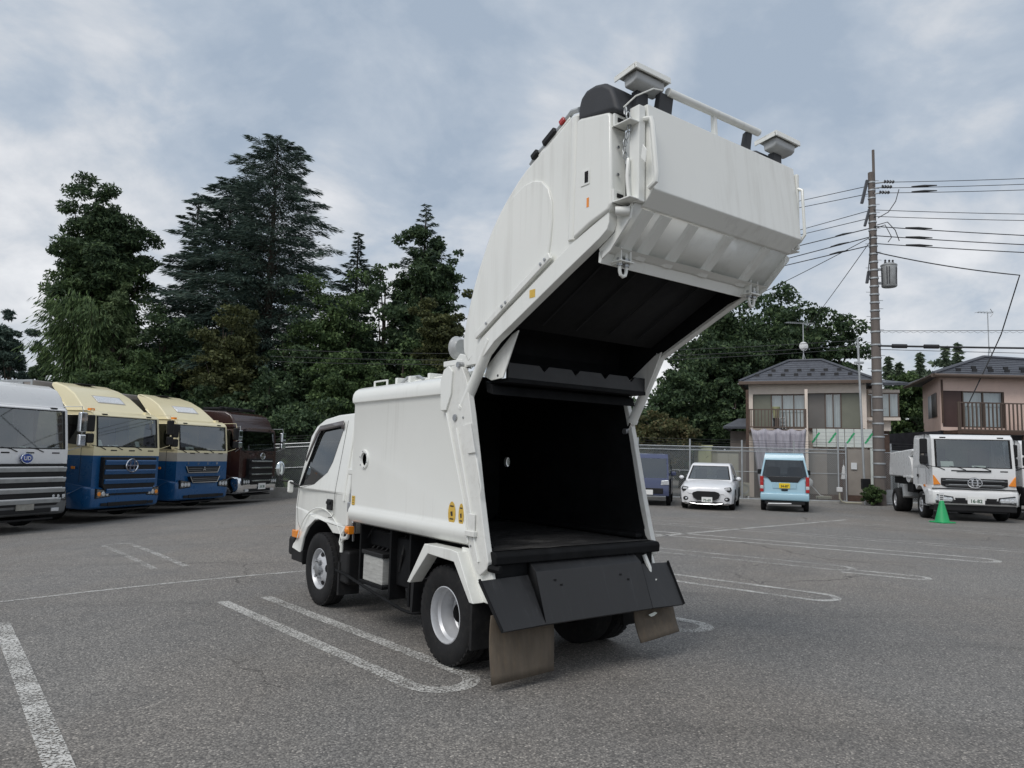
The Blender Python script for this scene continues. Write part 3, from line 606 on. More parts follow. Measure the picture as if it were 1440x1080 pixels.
# mud flaps
def flap(y0, y1, z0, z1, curl, name='mud_flap'):
    rows = []
    for i in range(9):
        t = i/8; rows.append([(-.70-curl*(t*t)*.10*(1+.4*s_)+.012*math.sin(3*s_+t*4), lerp(y0, y1, s_)+curl*t*.03, lerp(z1, z0, t)+curl*.05*s_*t) for s_ in [j/6 for j in range(7)]])
    return MB().sheet(rows).build(name, 'flap_rubber', T, solid=.012)
flap(.895, .35, .055, .50, .28)
f2 = flap(-.50, -.93, .165, .47, .8)
MB().add([(-.745, -.60, .355), (-.75, -.67, .372), (-.75, -.70, .36), (-.748, -.665, .342), (-.748, -.63, .338)], [(0, 1, 2, 3, 4)]).build('torn_tag', 'paper', f2, smooth=0)
# ---------------------------------------------------------------- raised tailgate of the refuse truck (same local frame)
GC = [(-.22,2.28),(-.15,2.36),(-.14,2.45),(-.17,2.58),(-.215,2.72),(-.26,2.84),(-.32,2.97),(-.39,3.09),(-.46,3.21),(-.54,3.31),(-.63,3.40),(-.72,3.475),(-.80,3.535),(-.89,3.59),(-1.12,3.69),(-1.36,3.80),(-1.45,3.80)]
gb = MB(); GW = .842
for a, b_ in zip(GC, GC[1:]): gb.add([(a[0], GW, a[1]), (a[0], -GW, a[1]), (b_[0], -GW, b_[1]), (b_[0], GW, b_[1])], [(0, 1, 2, 3)])
for sg in (1, -1): gb.holed(GC+[(-1.45,2.95),(-.42,2.44)], [], lambda x, z: (x, sg*GW, z))
gb.add([(-1.45, GW, 3.80), (-1.45, -GW, 3.80), (-1.45, -GW, 2.95), (-1.45, GW, 2.95)], [(0, 1, 2, 3)])
TG = gb.build('tailgate', WP, T, bevel=.03, seg=3, smooth=25)
for sg in (1, -1):
    bul = [(-.33,2.47),(-.30,2.60),(-.345,2.78),(-.43,3.0),(-.52,3.16),(-.62,3.31),(-.74,3.41),(-.89,3.465),(-1.0,3.47),(-1.09,3.44),(-1.16,3.37),(-1.20,3.27),(-1.205,3.14),(-1.19,3.0),(-1.17,2.905)]
    MB().prism(bul, 'y', sg*.835, sg*.857).build('pressed_panel', WP, TG, bevel=.018, seg=3)
    MB().tube([(-1.41, sg*.825, 3.77), (-1.418, sg*.828, 3.4), (-1.40, sg*.828, 2.96)], .040, 12).build('panel_edge', WP, TG)
    st = [(-1.75,3.055),(-1.755,2.99),(-1.735,2.945),(-1.68,2.91),(-1.60,2.872),(-1.37,2.765),(-.60,2.395),(-.40,2.25),(-.235,2.25),(-.43,2.435),(-.72,2.59),(-1.42,2.935),(-1.60,3.0)]
    MB().prism(st, 'y', sg*.80, sg*.866).build('edge_flange', WP, TG, bevel=.006)
    rl = MB(); a, b_ = Vector((-1.22, sg*.87, 2.895)), Vector((-.37, sg*.87, 2.455)); ang = math.atan2(b_.z-a.z, b_.x-a.x)
    rl.obox((a+b_)/2, ((b_-a).length, .03, .05), Matrix.Rotation(-ang, 3, 'Y')); rl.build('flange_rail', WP, TG, bevel=.008)
    bo = MB()
    for t in (.05, .10, .55, .60, .82): p = a.lerp(b_, t); bo.lathe([(.012, sg*.885), (.011, sg*.893), (.001, sg*.895)], 6, (p.x, 0, p.z))
    o = bo.build('rail_bolt', 'steel', TG, stuff=True); o['kind'] = 'stuff'
    bx = [(-1.465,3.715),(-1.50,3.725),(-1.755,3.672),(-1.775,3.64),(-1.785,3.09),(-1.76,3.055),(-1.60,3.01),(-1.445,2.945)]
    BXo = MB().prism(bx, 'y', sg*.745, sg*.884).build('side_cover', WP, TG, bevel=.02, seg=3)
    cp = [(-1.46,3.712),(-1.462,3.80),(-1.485,3.865),(-1.54,3.905),(-1.62,3.905),(-1.70,3.885),(-1.77,3.83),(-1.80,3.76),(-1.835,3.645),(-1.76,3.668)]
    MB().prism(cp, 'y', sg*.66, sg*.876).build('corner_cap', 'cap_plastic', TG, bevel=.035, seg=3)
    # hinge brackets between side cover and rear panel
    for w in (3.60, 3.13):
        MB().box(-1.93, -1.775, sg*.775, sg*.875, w-.035, w-.025).box(-1.80, -1.782, sg*.775, sg*.875, w-.035, w+.05).build('cover_bracket', WP, TG, bevel=.004)
        MB().box(-1.807, -1.802, sg*.80, sg*.85, w, w+.025).build('bracket_slot', 'dark_void', TG)
    MB().tube([(-1.80, sg*.86, 3.045), (-1.86, sg*.80, 3.045)], .028, 10).build('pivot_pin', WP, TG)
    for w in (3.45, 3.28): MB().lathe([(.010, -1.793), (.009, -1.786), (.001, -1.785)], 6, (0, sg*.83, w), axis='x').map(lambda x, y, z: (x, y, z)).build('cover_bolt', 'steel', TG)
# latch window, small stickers on the left cover
MB().box(-1.60, -1.52, .884, .889, 3.265, 3.365).build('latch_frame', WP, TG, bevel=.004); MB().box(-1.59, -1.56, .8885, .892, 3.28, 3.35).build('latch_slot', 'dark_void', TG)
MB().box(-1.595, -1.575, .884, .886, 3.12, 3.18).build('orange_sticker', 'amber', TG); MB().box(-1.06, -1.0, .8665, .868, 2.645, 2.70).build('yellow_sticker', 'yellow_sticker', TG)
# rear panel (hopper cover)
pn = [(-1.80,3.70),(-1.935,3.70),(-1.99,3.16),(-1.90,3.075),(-1.80,3.08)]
PNL = MB().prism(pn, 'y', -.80, .735).build('rear_panel', WP, TG, bevel=.007, smooth=15)
MB().box(-1.93, -1.85, .745, .80, 3.09, 3.68).build('panel_post', WP, TG, bevel=.006)
MB().box(-1.96, -1.90, -.835, -.805, 3.10, 3.66).build('panel_post', WP, TG, bevel=.012)
MB().tube([(-1.93,.755,3.60),(-1.985,.757,3.585),(-1.995,.757,3.55),(-2.03,.757,3.24),(-2.025,.757,3.19),(-1.97,.755,3.165)], .016, 8).build('grab_handle', WP, TG)
MB().tube([(-1.95,-.82,3.55),(-1.985,-.825,3.53),(-2.0,-.825,3.2),(-1.96,-.82,3.15)], .012, 8).build('grab_handle', WP, TG)
MB().prism([(-1.965,3.42),(-1.995,3.38),(-1.985,3.30),(-1.95,3.34)], 'y', .80, .808).build('latch_arm', WP, TG, bevel=.004)
MB().tube([(-1.86,.815,3.36),(-1.865,.83,3.25),(-1.87,.82,3.12)], .012, 6).build('panel_strut', WP, TG)
for i in range(9):      # safety chain
    t = i/8; c = Vector((-1.845-.03*math.sin(t*6), .83-.03*t, 3.66-.30*t)); a = 1.2 if i % 2 else -.2
    pts = [c+Vector((.012*math.cos(q)*math.cos(a), .012*math.cos(q)*math.sin(a), .024*math.sin(q))) for q in [2*math.pi*k/8 for k in range(9)]]
    MB().tube(pts, .0045, 5, caps=False).build('chain_link', 'galvanized', TG)
MB().tube([(-1.84,.84,3.68),(-1.90,.80,3.74),(-1.95,.70,3.80),(-1.93,.60,3.83)], .0045, 6).build('lamp_cable', WP, TG)
# ribbed white hopper bottom and its lip
MB().add([(-1.89,.79,3.09),(-1.89,-.79,3.09),(-1.63,-.79,2.835),(-1.63,.79,2.835)], [(0,1,2,3)]).build('hopper_bottom', WP, TG, solid=.006)
for v in (.66,.50,.24,-.12,-.54):
    d = Vector((.26,0,-.255)).normalized(); n_ = Vector((-.7,0,-.714))
    p0 = Vector((-1.875,0,3.078)); p1 = Vector((-1.645,0,2.852)); b = MB()
    for y, h in ((v-.065,0),(v-.035,.022),(v+.035,.022),(v+.065,0)): b.v += [tuple(p0+n_*h+Vector((0,y,0))), tuple(p1+n_*h+Vector((0,y,0)))]
    b.f = [(0,1,3,2),(2,3,5,4),(4,5,7,6),(0,2,4,6),(1,7,5,3)]; b.build('hopper_rib', WP, TG, smooth=0)
MB().prism([(-1.715,2.868),(-1.60,2.85),(-1.595,2.785),(-1.615,2.775),(-1.645,2.845)], 'y', -.80, .80).build('hopper_lip', WP, TG, bevel=.004)
for sg in (1, -1):
    MB().prism([(-1.75,3.05),(-1.88,3.09),(-1.86,3.0),(-1.70,2.84),(-1.62,2.80),(-1.60,2.87),(-1.735,2.945)], 'y', sg*.785, sg*.80).build('hopper_cheek', WP, TG, bevel=.003)
    HB = MB().box(-1.70, -1.60, sg*.66-.045, sg*.66-.037, 2.78, 2.95).box(-1.70, -1.60, sg*.66+.037, sg*.66+.045, 2.78, 2.95).box(-1.71, -1.62, sg*.66-.06, sg*.66+.06, 2.79, 2.80).build('hook_bracket', WP, TG, bevel=.003)
    MB().tube([(-1.67, sg*.66-.028, 2.85), (-1.67, sg*.66-.028, 2.74), (-1.67, sg*.66-.02, 2.715), (-1.67, sg*.66, 2.705), (-1.67, sg*.66+.02, 2.715), (-1.67, sg*.66+.028, 2.74), (-1.67, sg*.66+.028, 2.85)], .011, 8).build('lock_hook', WP, TG)
    nb = MB()
    for y in (-.028, .028):
        for z in (2.812, 2.778): nb.lathe([(.02, z-.008), (.02, z+.008), (.001, z+.008)], 6, (-1.67, sg*.66+y, 0), axis='z')
    nb.build('hook_nut', 'steel', TG)
# lamp units above the panel and the bar between them
def lamp(y, w0, w1):
    b = Matrix.Rotation(R(8), 3, 'Y')
    lo = MB().obox((-1.84, y, 3.92), (.17, w0, .012), b).obox((-1.925, y, 3.918), (.012, w0, .04), b).obox((-1.83, y-w0/2+.004, 3.905), (.17, .008, .035), b).obox((-1.83, y+w0/2-.004, 3.905), (.17, .008, .035), b).build('lamp_hood', WP, TG, bevel=.003)
    ln = MB(); pr = [(-1.91,3.905),(-1.905,3.85),(-1.88,3.835),(-1.805,3.825),(-1.795,3.905)]
    ln.prism(pr, 'y', y-w1/2, y+w1/2).build('rear_lamp', mat('lamp_body', (.40, .41, .41), .4, var=.1, scale=12, coat=.4), TG, bevel=.012)
    MB().box(-1.84, -1.79, y-.05, y+.05, 3.69, 3.83).build('lamp_bracket', 'cap_plastic', TG, bevel=.005)
lamp(.675, .31, .25); lamp(-.75, .30, .24)
MB().tube([(-1.905,.52,3.855),(-1.905,-.42,3.87)], .026, 12).build('bumper_bar', WP, TG)
for v in (.06,): MB().prism([(-1.91,3.85),(-1.88,3.86),(-1.885,3.70),(-1.92,3.70)], 'y', v-.015, v+.015).build('bar_bracket', WP, TG, bevel=.004)
MB().prism([(-1.90,3.86),(-1.86,3.84),(-1.83,3.70),(-1.88,3.70)], 'y', -.36, -.30).build('bar_bracket', 'cap_plastic', TG, bevel=.004)
MB().prism([(-1.90,3.84),(-1.86,3.84),(-1.83,3.70),(-1.88,3.70)], 'y', .46, .58).build('bar_bracket', 'cap_plastic', TG, bevel=.004)
# light strip on the back of the gate
for sg in (1,):
    LB = MB().tube([(-.90,sg*.80,3.625),(-.95,sg*.80,3.665),(-1.15,sg*.80,3.755),(-1.33,sg*.80,3.855),(-1.40,sg*.80,3.845)], .018, 8).build('light_rail', 'galvanized', TG)
    MB().obox((-.965,sg*.80,3.675),(.07,.07,.04), Matrix.Rotation(R(26),3,'Y')).build('rail_clamp', 'black_plastic', TG, bevel=.008)
    MB().obox((-1.12,sg*.80,3.75),(.14,.07,.045), Matrix.Rotation(R(26),3,'Y')).build('rail_lamp', 'black_plastic', TG, bevel=.01)
    MB().obox((-1.25,sg*.80,3.815),(.05,.06,.035), Matrix.Rotation(R(26),3,'Y')).build('rail_lamp', 'red_lens', TG, bevel=.006)
    MB().obox((-1.16,sg*.79,3.735),(.36,.05,.02), Matrix.Rotation(R(26),3,'Y')).build('rail_base', WP, TG, bevel=.004)
# black inside of the gate
IC = [(-.30,2.255),(-.235,2.31),(-.19,2.40),(-.21,2.56),(-.36,2.84),(-.50,3.08),(-.68,3.30),(-.95,3.46),(-1.40,3.60),(-1.60,3.45),(-1.62,2.86)]
li = MB()
for a, b_ in zip(IC, IC[1:]): li.add([(a[0], .798, a[1]), (a[0], -.798, a[1]), (b_[0], -.798, b_[1]), (b_[0], .798, b_[1])], [(0, 1, 2, 3)])
for sg in (1, -1): li.holed(IC+[(-1.37,2.79),(-.62,2.43),(-.40,2.27)], [], lambda x, z: (x, sg*.797, z))
GL = li.build('gate_liner', 'black_steel', TG, smooth=0)
MB().add([(-.60,.77,2.52),(-.60,-.77,2.52),(-1.5,-.77,3.0),(-1.5,.77,3.0)], [(0,1,2,3)]).build('packing_plate', 'dark_void', TG, solid=.02)
for v in (.5,.17,-.17,-.5): MB().obox((-1.05,v,2.735),(.8,.02,.006), Matrix.Rotation(R(28),3,'Y')).build('plate_rib', 'dark_void', TG, bevel=.004)
sp = [(-.75,2.15),(.70,2.15),(.70,2.265)]
for v in (.36,.04,-.28,-.58): sp += [(v+.045,2.265),(v+.005,2.225),(v-.005,2.225),(v-.045,2.265)]
sp += [(-.75,2.265)]
MB().prism(sp, 'x', -.555, -.525).build('notched_scraper', mat('scraper_steel', (.018, .0185, .020), .5, var=.3, scale=6, dirt=.3, dirtcol=(.05, .05, .05)), TG, bevel=.003)
MB().box(-.56, -.30, -.75, .70, 2.12, 2.15).build('scraper_foot', 'black_steel', TG)
MB().prism([(-.33,2.14),(-.42,2.10),(-.44,2.03),(-.36,2.05)], 'y', -.75, .75).build('lower_blade', 'black_steel', TG, bevel=.004)
for sg in (1, -1):
    MB().prism([(-.33,2.17),(-.36,2.25),(-.66,2.45),(-.74,2.475),(-.565,2.145),(-.42,2.135)], 'y', sg*.745, sg*.757).build('arm_plate', WP, TG, bevel=.004)
    o = MB().tube([(-.505,sg*.76,2.165),(-.505,sg*.745,2.165)], .01, 6).build('arm_bolt', 'ink', TG)
    # lift cylinder
    p0, p1 = (Vector((-.17,.83,1.93)), Vector((-.52,.83,2.42))) if sg > 0 else (Vector((-.33,-.83,1.90)), Vector((-.66,-.83,2.47)))
    CY = MB().tube([p0, p0.lerp(p1, .02), p0.lerp(p1, 1.)], .042, 14).build('lift_cylinder', WP, T)
    MB().tube([p0-(p1-p0)*.14, p0], .022, 10).build('cylinder_rod', 'chrome', CY); MB().tube([p0, p0+(p1-p0)*.04], .047, 14).build('cylinder_collar', WP, CY)
    MB().tube([p0-(p1-p0)*.14+Vector((0,-sg*.05,0)), p0-(p1-p0)*.14+Vector((0,sg*.05,0))], .026, 10).build('cylinder_pin', 'steel', CY)
    MB().prism([(-.02,2.235),(-.23,2.25),(-.22,2.33),(-.10,2.36),(-.05,2.32)], 'y', sg*.80, sg*.835).build('hinge_lug', WP, FRM, bevel=.006)
    MB().tube([(-.15,sg*.79,2.265),(-.15,sg*.885,2.265)], .022, 10).build('hinge_pin', 'steel', FRM)
MB().box(-.14, .13, .68, .84, 2.272, 2.315).build('lamp_shelf', WP, FRM, bevel=.006)
WL = MB().ball((.13,.72,2.44), (.045,.075,.095), 16, 12).build('work_lamp', 'lamp_body', FRM)
MB().lathe([(.001,-.05),(.06,-.048),(.078,-.02),(.08,0)], 16, (0,0,0), 'x').map(lambda x, y, z: (x+.10, y+.72, z+2.44)).build('lamp_face', 'lamp_body', FRM)
# ---------------------------------------------------------------- parked trucks
mat('cream_paint', (.78, .70, .46), .32, var=.02, scale=1, dirt=.05, dirtcol=(.5, .43, .28), coat=.3)
mat('blue_paint', (.010, .080, .215), .28, .0, var=.03, scale=1, coat=.5)
mat('blue_dark', (.010, .035, .11), .35, var=.12, scale=2, coat=.4)
mat('band_grey', (.42, .40, .36), .35, var=.05, coat=.3)
mat('brown_paint', (.040, .017, .014), .25, .0, var=.05, scale=1, coat=.5)
mat('trailer_grey', (.30, .275, .255), .5, .2, var=.08, scale=1.2, dirt=.3, dirtcol=(.2, .18, .16))
mat('trailer_dark', (.14, .135, .13), .6, var=.1)
mat('grille_grey', (.17, .175, .18), .4, .4, var=.1)
mat('emblem_blue', (.02, .06, .30), .3, coat=.5)
mat('curtain', (.30, .36, .27), .9, var=.2, scale=14, stretch=(1, 8, 1))
glass('lamp_clear', (.85, .87, .88), .15)
def split_paint(o, cuts):
    """cut the shell at heights and give each band its own paint; cuts: [(z, material above)]"""
    me = o.data; bm = bmesh.new(); bm.from_mesh(me)
    for z, m in cuts:
        me.materials.append(M(m)); bmesh.ops.bisect_plane(bm, geom=bm.verts[:]+bm.edges[:]+bm.faces[:], plane_co=(0, 0, z), plane_no=(0, 0, 1))
    for f in bm.faces:
        c = f.calc_center_median().z; f.material_index = sum(c > z for z, m in cuts)
    bm.to_mesh(me); bm.free(); me.set_sharp_from_angle(angle=R(30))
def ring_mb(c, ry, rz, r, n=20, x=.0):
    return MB().tube([(x, c[0]+ry*math.cos(t), c[1]+rz*math.sin(t)) for t in [2*math.pi*i/n for i in range(n+1)]], r, 6, caps=False)
def mirror_set(cab, hw, z0, z1, housing, x=.12, sg=1, chrome=False, big=False):
    P = MB().tube([(-.25, sg*(hw-.1), z1+.12), (x, sg*(hw+.12), z1+.14), (x+.03, sg*(hw+.14), z1), (x+.03, sg*(hw+.14), z0), (-.15, sg*(hw-.03), z0-.12)], .011, 6).build('mirror_pole', 'galvanized' if chrome else housing if housing in ('cream_paint',) else 'black_plastic', cab)
    m = housing if housing != 'cream_paint' else 'black_plastic'
    h = z1-z0; e = .14 if chrome and big else .10
    MB().box(x-.05, x+.06, sg*(hw+.16)-e, sg*(hw+.16)+e, z0+h*.42, z1).build('mirror_housing', m, P, bevel=.035)
    MB().box(x-.05, x+.06, sg*(hw+.16)-e, sg*(hw+.16)+e, z0+.02, z0+h*.36).build('mirror_housing', m, P, bevel=.035)
    MB().box(x-.056, x-.05, sg*(hw+.16)-.085, sg*(hw+.16)+.085, z0+h*.45, z1-.03).build('mirror_face', 'mirror_glass', P)
    if chrome:
        MB().box(x+.058, x+.066, sg*(hw+.16)-.09, sg*(hw+.16)+.09, z0+h*.45, z1-.02).build('mirror_face', 'mirror_glass', P, bevel=.003)
    return P
def heavy_truck(loc, head, label, style, group=None):
    t = thing('parked_truck', loc, head, label, 'truck', group); S = style
    W = S.get('W', 1.2); zw0, zw1, zr = S['zw0'], S['zw1'], S['zr']; L_ = S.get('L', 1.95); low = S.get('low', .55)
    ax = -S.get('axle', 1.35); wr = S.get('wr', .48)
    path = [(-.04, low), (.0, low+.3), (.0, zw0), (-(zw1-zw0)*.11, zw1), (-(zw1-zw0)*.11-.07, zr-.06), (-(zw1-zw0)*.11-.22, zr), (-L_+.1, zr), (-L_, zr-.08), (-L_, zw0), (-L_, 1.0), (ax-wr-.12, 1.0)]
    path += [(ax+(wr+.12)*math.cos(a), .52+(wr+.06)*math.sin(a)) for a in (R(135), R(110), R(90), R(70), R(45))]+[(ax+wr+.14, low)]
    def hw(x, z):
        w = W-.055*max(0, z-zw0); return w-(.09 if x > -.03 else .05 if x > -.25 and z > zw0 else 0)
    xw = -(zw1-zw0)*.11
    win_ = [(xw-.28, zw0+.02), (xw-.26, zw1-.06), (xw-.34, zw1-.01), (-L_+.75, zw1-.01), (-L_+.70, zw1-.08), (-L_+.70, zw0+.22), (-L_+.78, zw0+.12), (xw-.75, zw0+.10)]
    win_[0] = (xw-.10, zw0+.04)
    cb, op, _ = cab_shell(path, W, zw0, .055, side_holes=[win_], wins={2: (.085, .035, .03)}, ymap=hw)
    cab = cb.build('cab', S['paint'], t, bevel=.04, seg=3, smooth=30)
    if S.get('cuts'): split_paint(cab, S['cuts'])
    pane(op[2], 'windscreen', S.get('glass', 'cab_glass'), cab)
    # black windscreen surround
    c = op[2]; ce = sum(c, Vector())/4; n_ = Vector((1, 0, .2)).normalized(); inn = [ce+(v-ce)*.955 for v in c]
    MB().add([v+n_*.004 for v in [ce+(q-ce)*1.01 for q in c]]+[v+n_*.002 for v in inn], [(0, 1, 5, 4), (1, 2, 6, 5), (2, 3, 7, 6), (3, 0, 4, 7)]).build('windscreen_seal', 'rubber', cab, smooth=0)
    for sg in (1, -1):
        MB().add([(x, sg*(hw(x, z)-.015), z) for x, z in win_], [tuple(range(len(win_)))]).build('door_window', 'dark_glass', cab, smooth=0)
        MB().box(-1.30, -1.16, sg*W-.01, sg*W+.012, zw0-.28, zw0-.20).build('door_handle', 'black_plastic', cab, bevel=.008)
        for xs_ in (-.32, -L_+.55): MB().box(xs_-.006, xs_+.006, sg*(W+.001)-.002, sg*(W+.001)+.002, 1.02, zw0).build('door_seam', 'dark_void', cab)
        MB().box(-.62, -.50, sg*W-.01, sg*W+.018, zw0-.56, zw0-.49).build('side_marker', 'amber', cab, bevel=.008)
        for k in range(2): MB().box(-.80, -.35, sg*(W-.12), sg*(W-.01), .40+.30*k, .44+.30*k).build('step', 'steel', cab, bevel=.006)
        wheel(t, (ax, sg*(W-.15), wr), wr, .27, wr*.56, 'front', sg, 'front_wheel', 24, 8)
        if S.get('rear', True): wheel(t, (S.get('rax', -6.5), sg*(W-.20), wr), wr, .50, wr*.56, 'plain', sg, 'rear_wheel', 20, 8)
    # bumper
    bt = S.get('bt', .32)
    bp = [(-.02, low+bt), (.09, low+bt-.06), (.12, low), (.08, low-.22), (.0, low-.27), (ax+wr+.18, low-.27), (ax+wr+.15, low+.1)]
    bump_ = MB().prism(bp, 'y', -W+.01, W-.01).map(lambda x, y, z: (x-(.16 if x > 0 and abs(y) > W-.1 else 0), y, z))
    bb = MB().prism(bp, 'y', -W+.22, W-.22)
    for sg in (1, -1):
        bb.loft([[(x, sg*(W-.22), z) for x, z in bp], [(x-(.05 if x > -.05 else 0), sg*(W-.08), z) for x, z in bp], [(x-(.20 if x > -.05 else 0), sg*(W+.005), z) for x, z in bp]])
    B = bb.build('bumper', S.get('bumper', S['paint']), t, bevel=.03, smooth=30)
    MB().box(.07, .125, -W*.55, W*.55, low-.20, low-.10).build('lower_intake', 'black_plastic', B, bevel=.01)
    MB().box(-1.0, .0, -W*.7, W*.7, .26, .30).build('skid_plate', 'black_plastic', B)
    hl = S.get('lamp_z', low+.12)
    for sg in (1, -1):
        lo = MB().prism([(sg*(W-.60), hl-.07), (sg*(W-.58), hl+.09), (sg*(W-.16), hl+.15), (sg*(W-.14), hl-.11)], 'x', .04, .128).build('headlamp', 'black_plastic', t, bevel=.012)
        for k, yy in enumerate((W-.24, W-.37, W-.50)): MB().lathe([(.058, .12), (.062, .132), (.035, .138), (.001, .14)], 12, (0, sg*yy, hl+.01), 'x').build('lamp_reflector', 'clear_lens' if k or not S.get('amber_lamp') else 'amber', lo)
        MB().prism([(sg*(W-.58), hl-.05), (sg*(W-.56), hl+.075), (sg*(W-.18), hl+.13), (sg*(W-.17), hl-.085)], 'x', .128, .134).build('lamp_cover', 'lamp_clear', lo, bevel=.004)
        MB().box(.11, .125, sg*(W-.42)-.10, sg*(W-.42)+.10, low-.19, low-.11).build('fog_lamp', 'black_plastic' if not S.get('chrome') else 'clear_lens', B, bevel=.02)
    # interior
    inn_ = MB().box(-.55, -.10, -W+.15, W-.15, zw0-.45, zw0-.03); inn_.build('dashboard', 'black_plastic', cab, bevel=.05)
    for y in (-.6, .6): MB().box(-1.55, -1.35, y-.28, y+.28, zw0-.5, zw0+.62).box(-1.5, -.95, y-.28, y+.28, zw0-.55, zw0-.35).build('seat', 'grey_vinyl', cab, bevel=.06)
    ring_mb((-.6, zw0+.08), .22, .22, .018, 16, -.62).build('steering_wheel', 'black_plastic', cab)
    MB().box(-L_+.05, -L_+.10, -W+.15, W-.15, zw0-.4, zr-.15).build('rear_curtain', 'curtain', cab)
    for y, w, h, a in S.get('papers', [(-.75, .16, .12, .3), (-.25, .2, .06, .1)]): MB().obox((-.16-h*.3, y, zw0+h*.7), (.008, w*2, h*2), Matrix.Rotation(R(-25), 3, 'Y')).build('dash_paper', 'paper', cab, smooth=0)
    # wipers and cowl slots
    for y in (-.75, -.2, .45): MB().tube([(.015, y, zw0-.04), (.0, y-.14, zw0+.02), (-.02, y-.42, zw0+.07)], .012, 5).build('wiper', 'black_plastic', cab)
    for y in (-.48, .12, .78): MB().box(-.01, .012, y-.10, y+.10, zw0-.075, zw0-.045).build('cowl_slot', 'black_plastic', cab, bevel=.008)
    for y in (-.75, .75): MB().box(xw-.06, xw+.0, y-.08, y+.08, zw1+.015, zw1+.045).build('marker_lamp', 'black_plastic', cab, bevel=.008)
    # grille
    g = S['grille']; zg0, zg1 = g.get('z', (0, 1)); gw = g.get('w', 1); gx = g.get('gx', 0); ff = g.get('fat', 1)
    if g['type'] == 'bars':
        G_ = MB().prism([(-gw*.8, zg0), (-gw, zg0+(zg1-zg0)*.25), (-gw, zg1), (gw, zg1), (gw, zg0+(zg1-zg0)*.25), (gw*.8, zg0)], 'x', -.01, .028+gx).build('grille', 'black_plastic', t, bevel=.015)
        nb = g['n']; hb = (zg1-zg0)/nb
        for i in range(nb):
            z = zg1-hb*(i+.5)-.01; w_ = gw*.97*(1 if z > zg0+(zg1-zg0)*.3 else .9)
            MB().prism([(gx+.025, z-hb*.22*ff), (gx+.045, z-hb*.24*ff), (gx+.075, z+hb*.12*ff), (gx+.06, z+hb*.24*ff), (gx+.025, z+hb*.22*ff)], 'y', -w_, w_).build('grille_bar', g['bar'], G_, bevel=.008)
            if g.get('trim'): MB().box(gx+.06, gx+.082, -w_*.9, w_*.9, z+hb*(.06 if g['trim'] == 'chrome' else .16), z+hb*.28).build('grille_trim', g['trim'], G_, bevel=.004)
    else:
        G_ = None
        for z0, z1, w0, w1, sx in g['slots']:
            G_ = MB().prism([(-w1, z0), (-w0, z1), (w0, z1), (w1, z0)], 'x', -.01, .018+sx).build('grille_slot', 'black_plastic', t, bevel=.01)
            MB().tube([(.02+sx, -w0, z1), (.024+sx, -w1, z0), (.024+sx, w1, z0), (.02+sx, w0, z1)], .014, 5).build('slot_trim', g['trim'], G_)
            for q in (.35, .65): MB().box(.0, .022+sx, -w1, w1, lerp(z0, z1, q)-.01, lerp(z0, z1, q)+.01).build('slot_bar', 'grille_grey', G_)
    for e in S['emblem']:
        k, y, z, r = e[:4]; ex = .095 if gx and k == 'ring' else 0
        if k == 'ellipse':
            E_ = MB().lathe([(r, .0), (r, .05), (r*.9, .06), (.001, .062)], 24, (0, 0, 0), 'x').map(lambda x, yy, zz: (x+.025, yy*1.25+y, zz+z)).build('emblem', 'emblem_blue', t)
            text_mb('UD', r*1.15, .003, True).map(lambda x, yy, zz: (.091-yy*0, -(-x)+y, zz+z)).build('emblem_letters', 'clean_white', E_, smooth=0)
            ring_mb((y, z), r*1.27, r*1.02, .012, 24, .075).build('emblem_ring', 'chrome', E_)
        elif k == 'ring':
            E_ = ring_mb((y, z), r*e[4], r, r*.13, 24, .085+ex).build('emblem', 'chrome', t)
            MB().box(.075+ex, .095+ex, y-r*e[4]*.8, y+r*e[4]*.8, z-r*.09, z+r*.09).build('emblem_bar', 'chrome', E_, bevel=.004)
            for sg in (1, -1):
                MB().add([(.08+ex, y+sg*r*e[4]*.15, z+r*.8), (.08+ex, y+sg*r*e[4]*.5, z+r*.62), (.08+ex, y+sg*r*e[4]*.45, z+r*.1), (.08+ex, y+sg*r*e[4]*.30, z+r*.1)], [(0, 1, 2, 3)]).build('emblem_wing', 'chrome', E_, smooth=0, solid=.01)
                MB().add([(.08+ex, y+sg*r*e[4]*.15, z-r*.8), (.08+ex, y+sg*r*e[4]*.5, z-r*.62), (.08+ex, y+sg*r*e[4]*.45, z-r*.1), (.08+ex, y+sg*r*e[4]*.30, z-r*.1)], [(0, 1, 2, 3)]).build('emblem_wing', 'chrome', E_, smooth=0, solid=.01)
        elif k == 'diamonds':
            E_ = None
            for a in (90, 210, 330):
                ca, sa = math.cos(R(a)), math.sin(R(a)); u = Vector((0, ca, sa)); v = Vector((0, -sa, ca)); c0 = Vector((.075, y, z))
                E_ = MB().add([c0, c0+u*r*.5+v*r*.29, c0+u*r, c0+u*r*.5-v*r*.29], [(0, 1, 2, 3)]).build('emblem', 'chrome', cab, smooth=0, solid=.012)
        elif k == 'letters':
            for i, chh in enumerate(e[4]): text_mb(chh, r, .004, True).map(lambda x, yy, zz: (.012, x+y+(i-1.5)*e[5], zz+z)).build('maker_letter', 'chrome', cab, smooth=0)
    # plate
    if S.get('plate') is not None: number_plate(t, (.135, S.get('plate_y', 0), low-.02+S.get('plate_dz', 0)), .44, .22, S['plate'], math.pi/2, S.get('plate_mat', 'plate_white'))
    # mirrors
    for sg in (1, -1): mirror_set(t, W, zw0+.10, zw1-.02, S.get('mirror', 'black_plastic'), .10, sg, S.get('chrome', False), S.get('bigm', False))
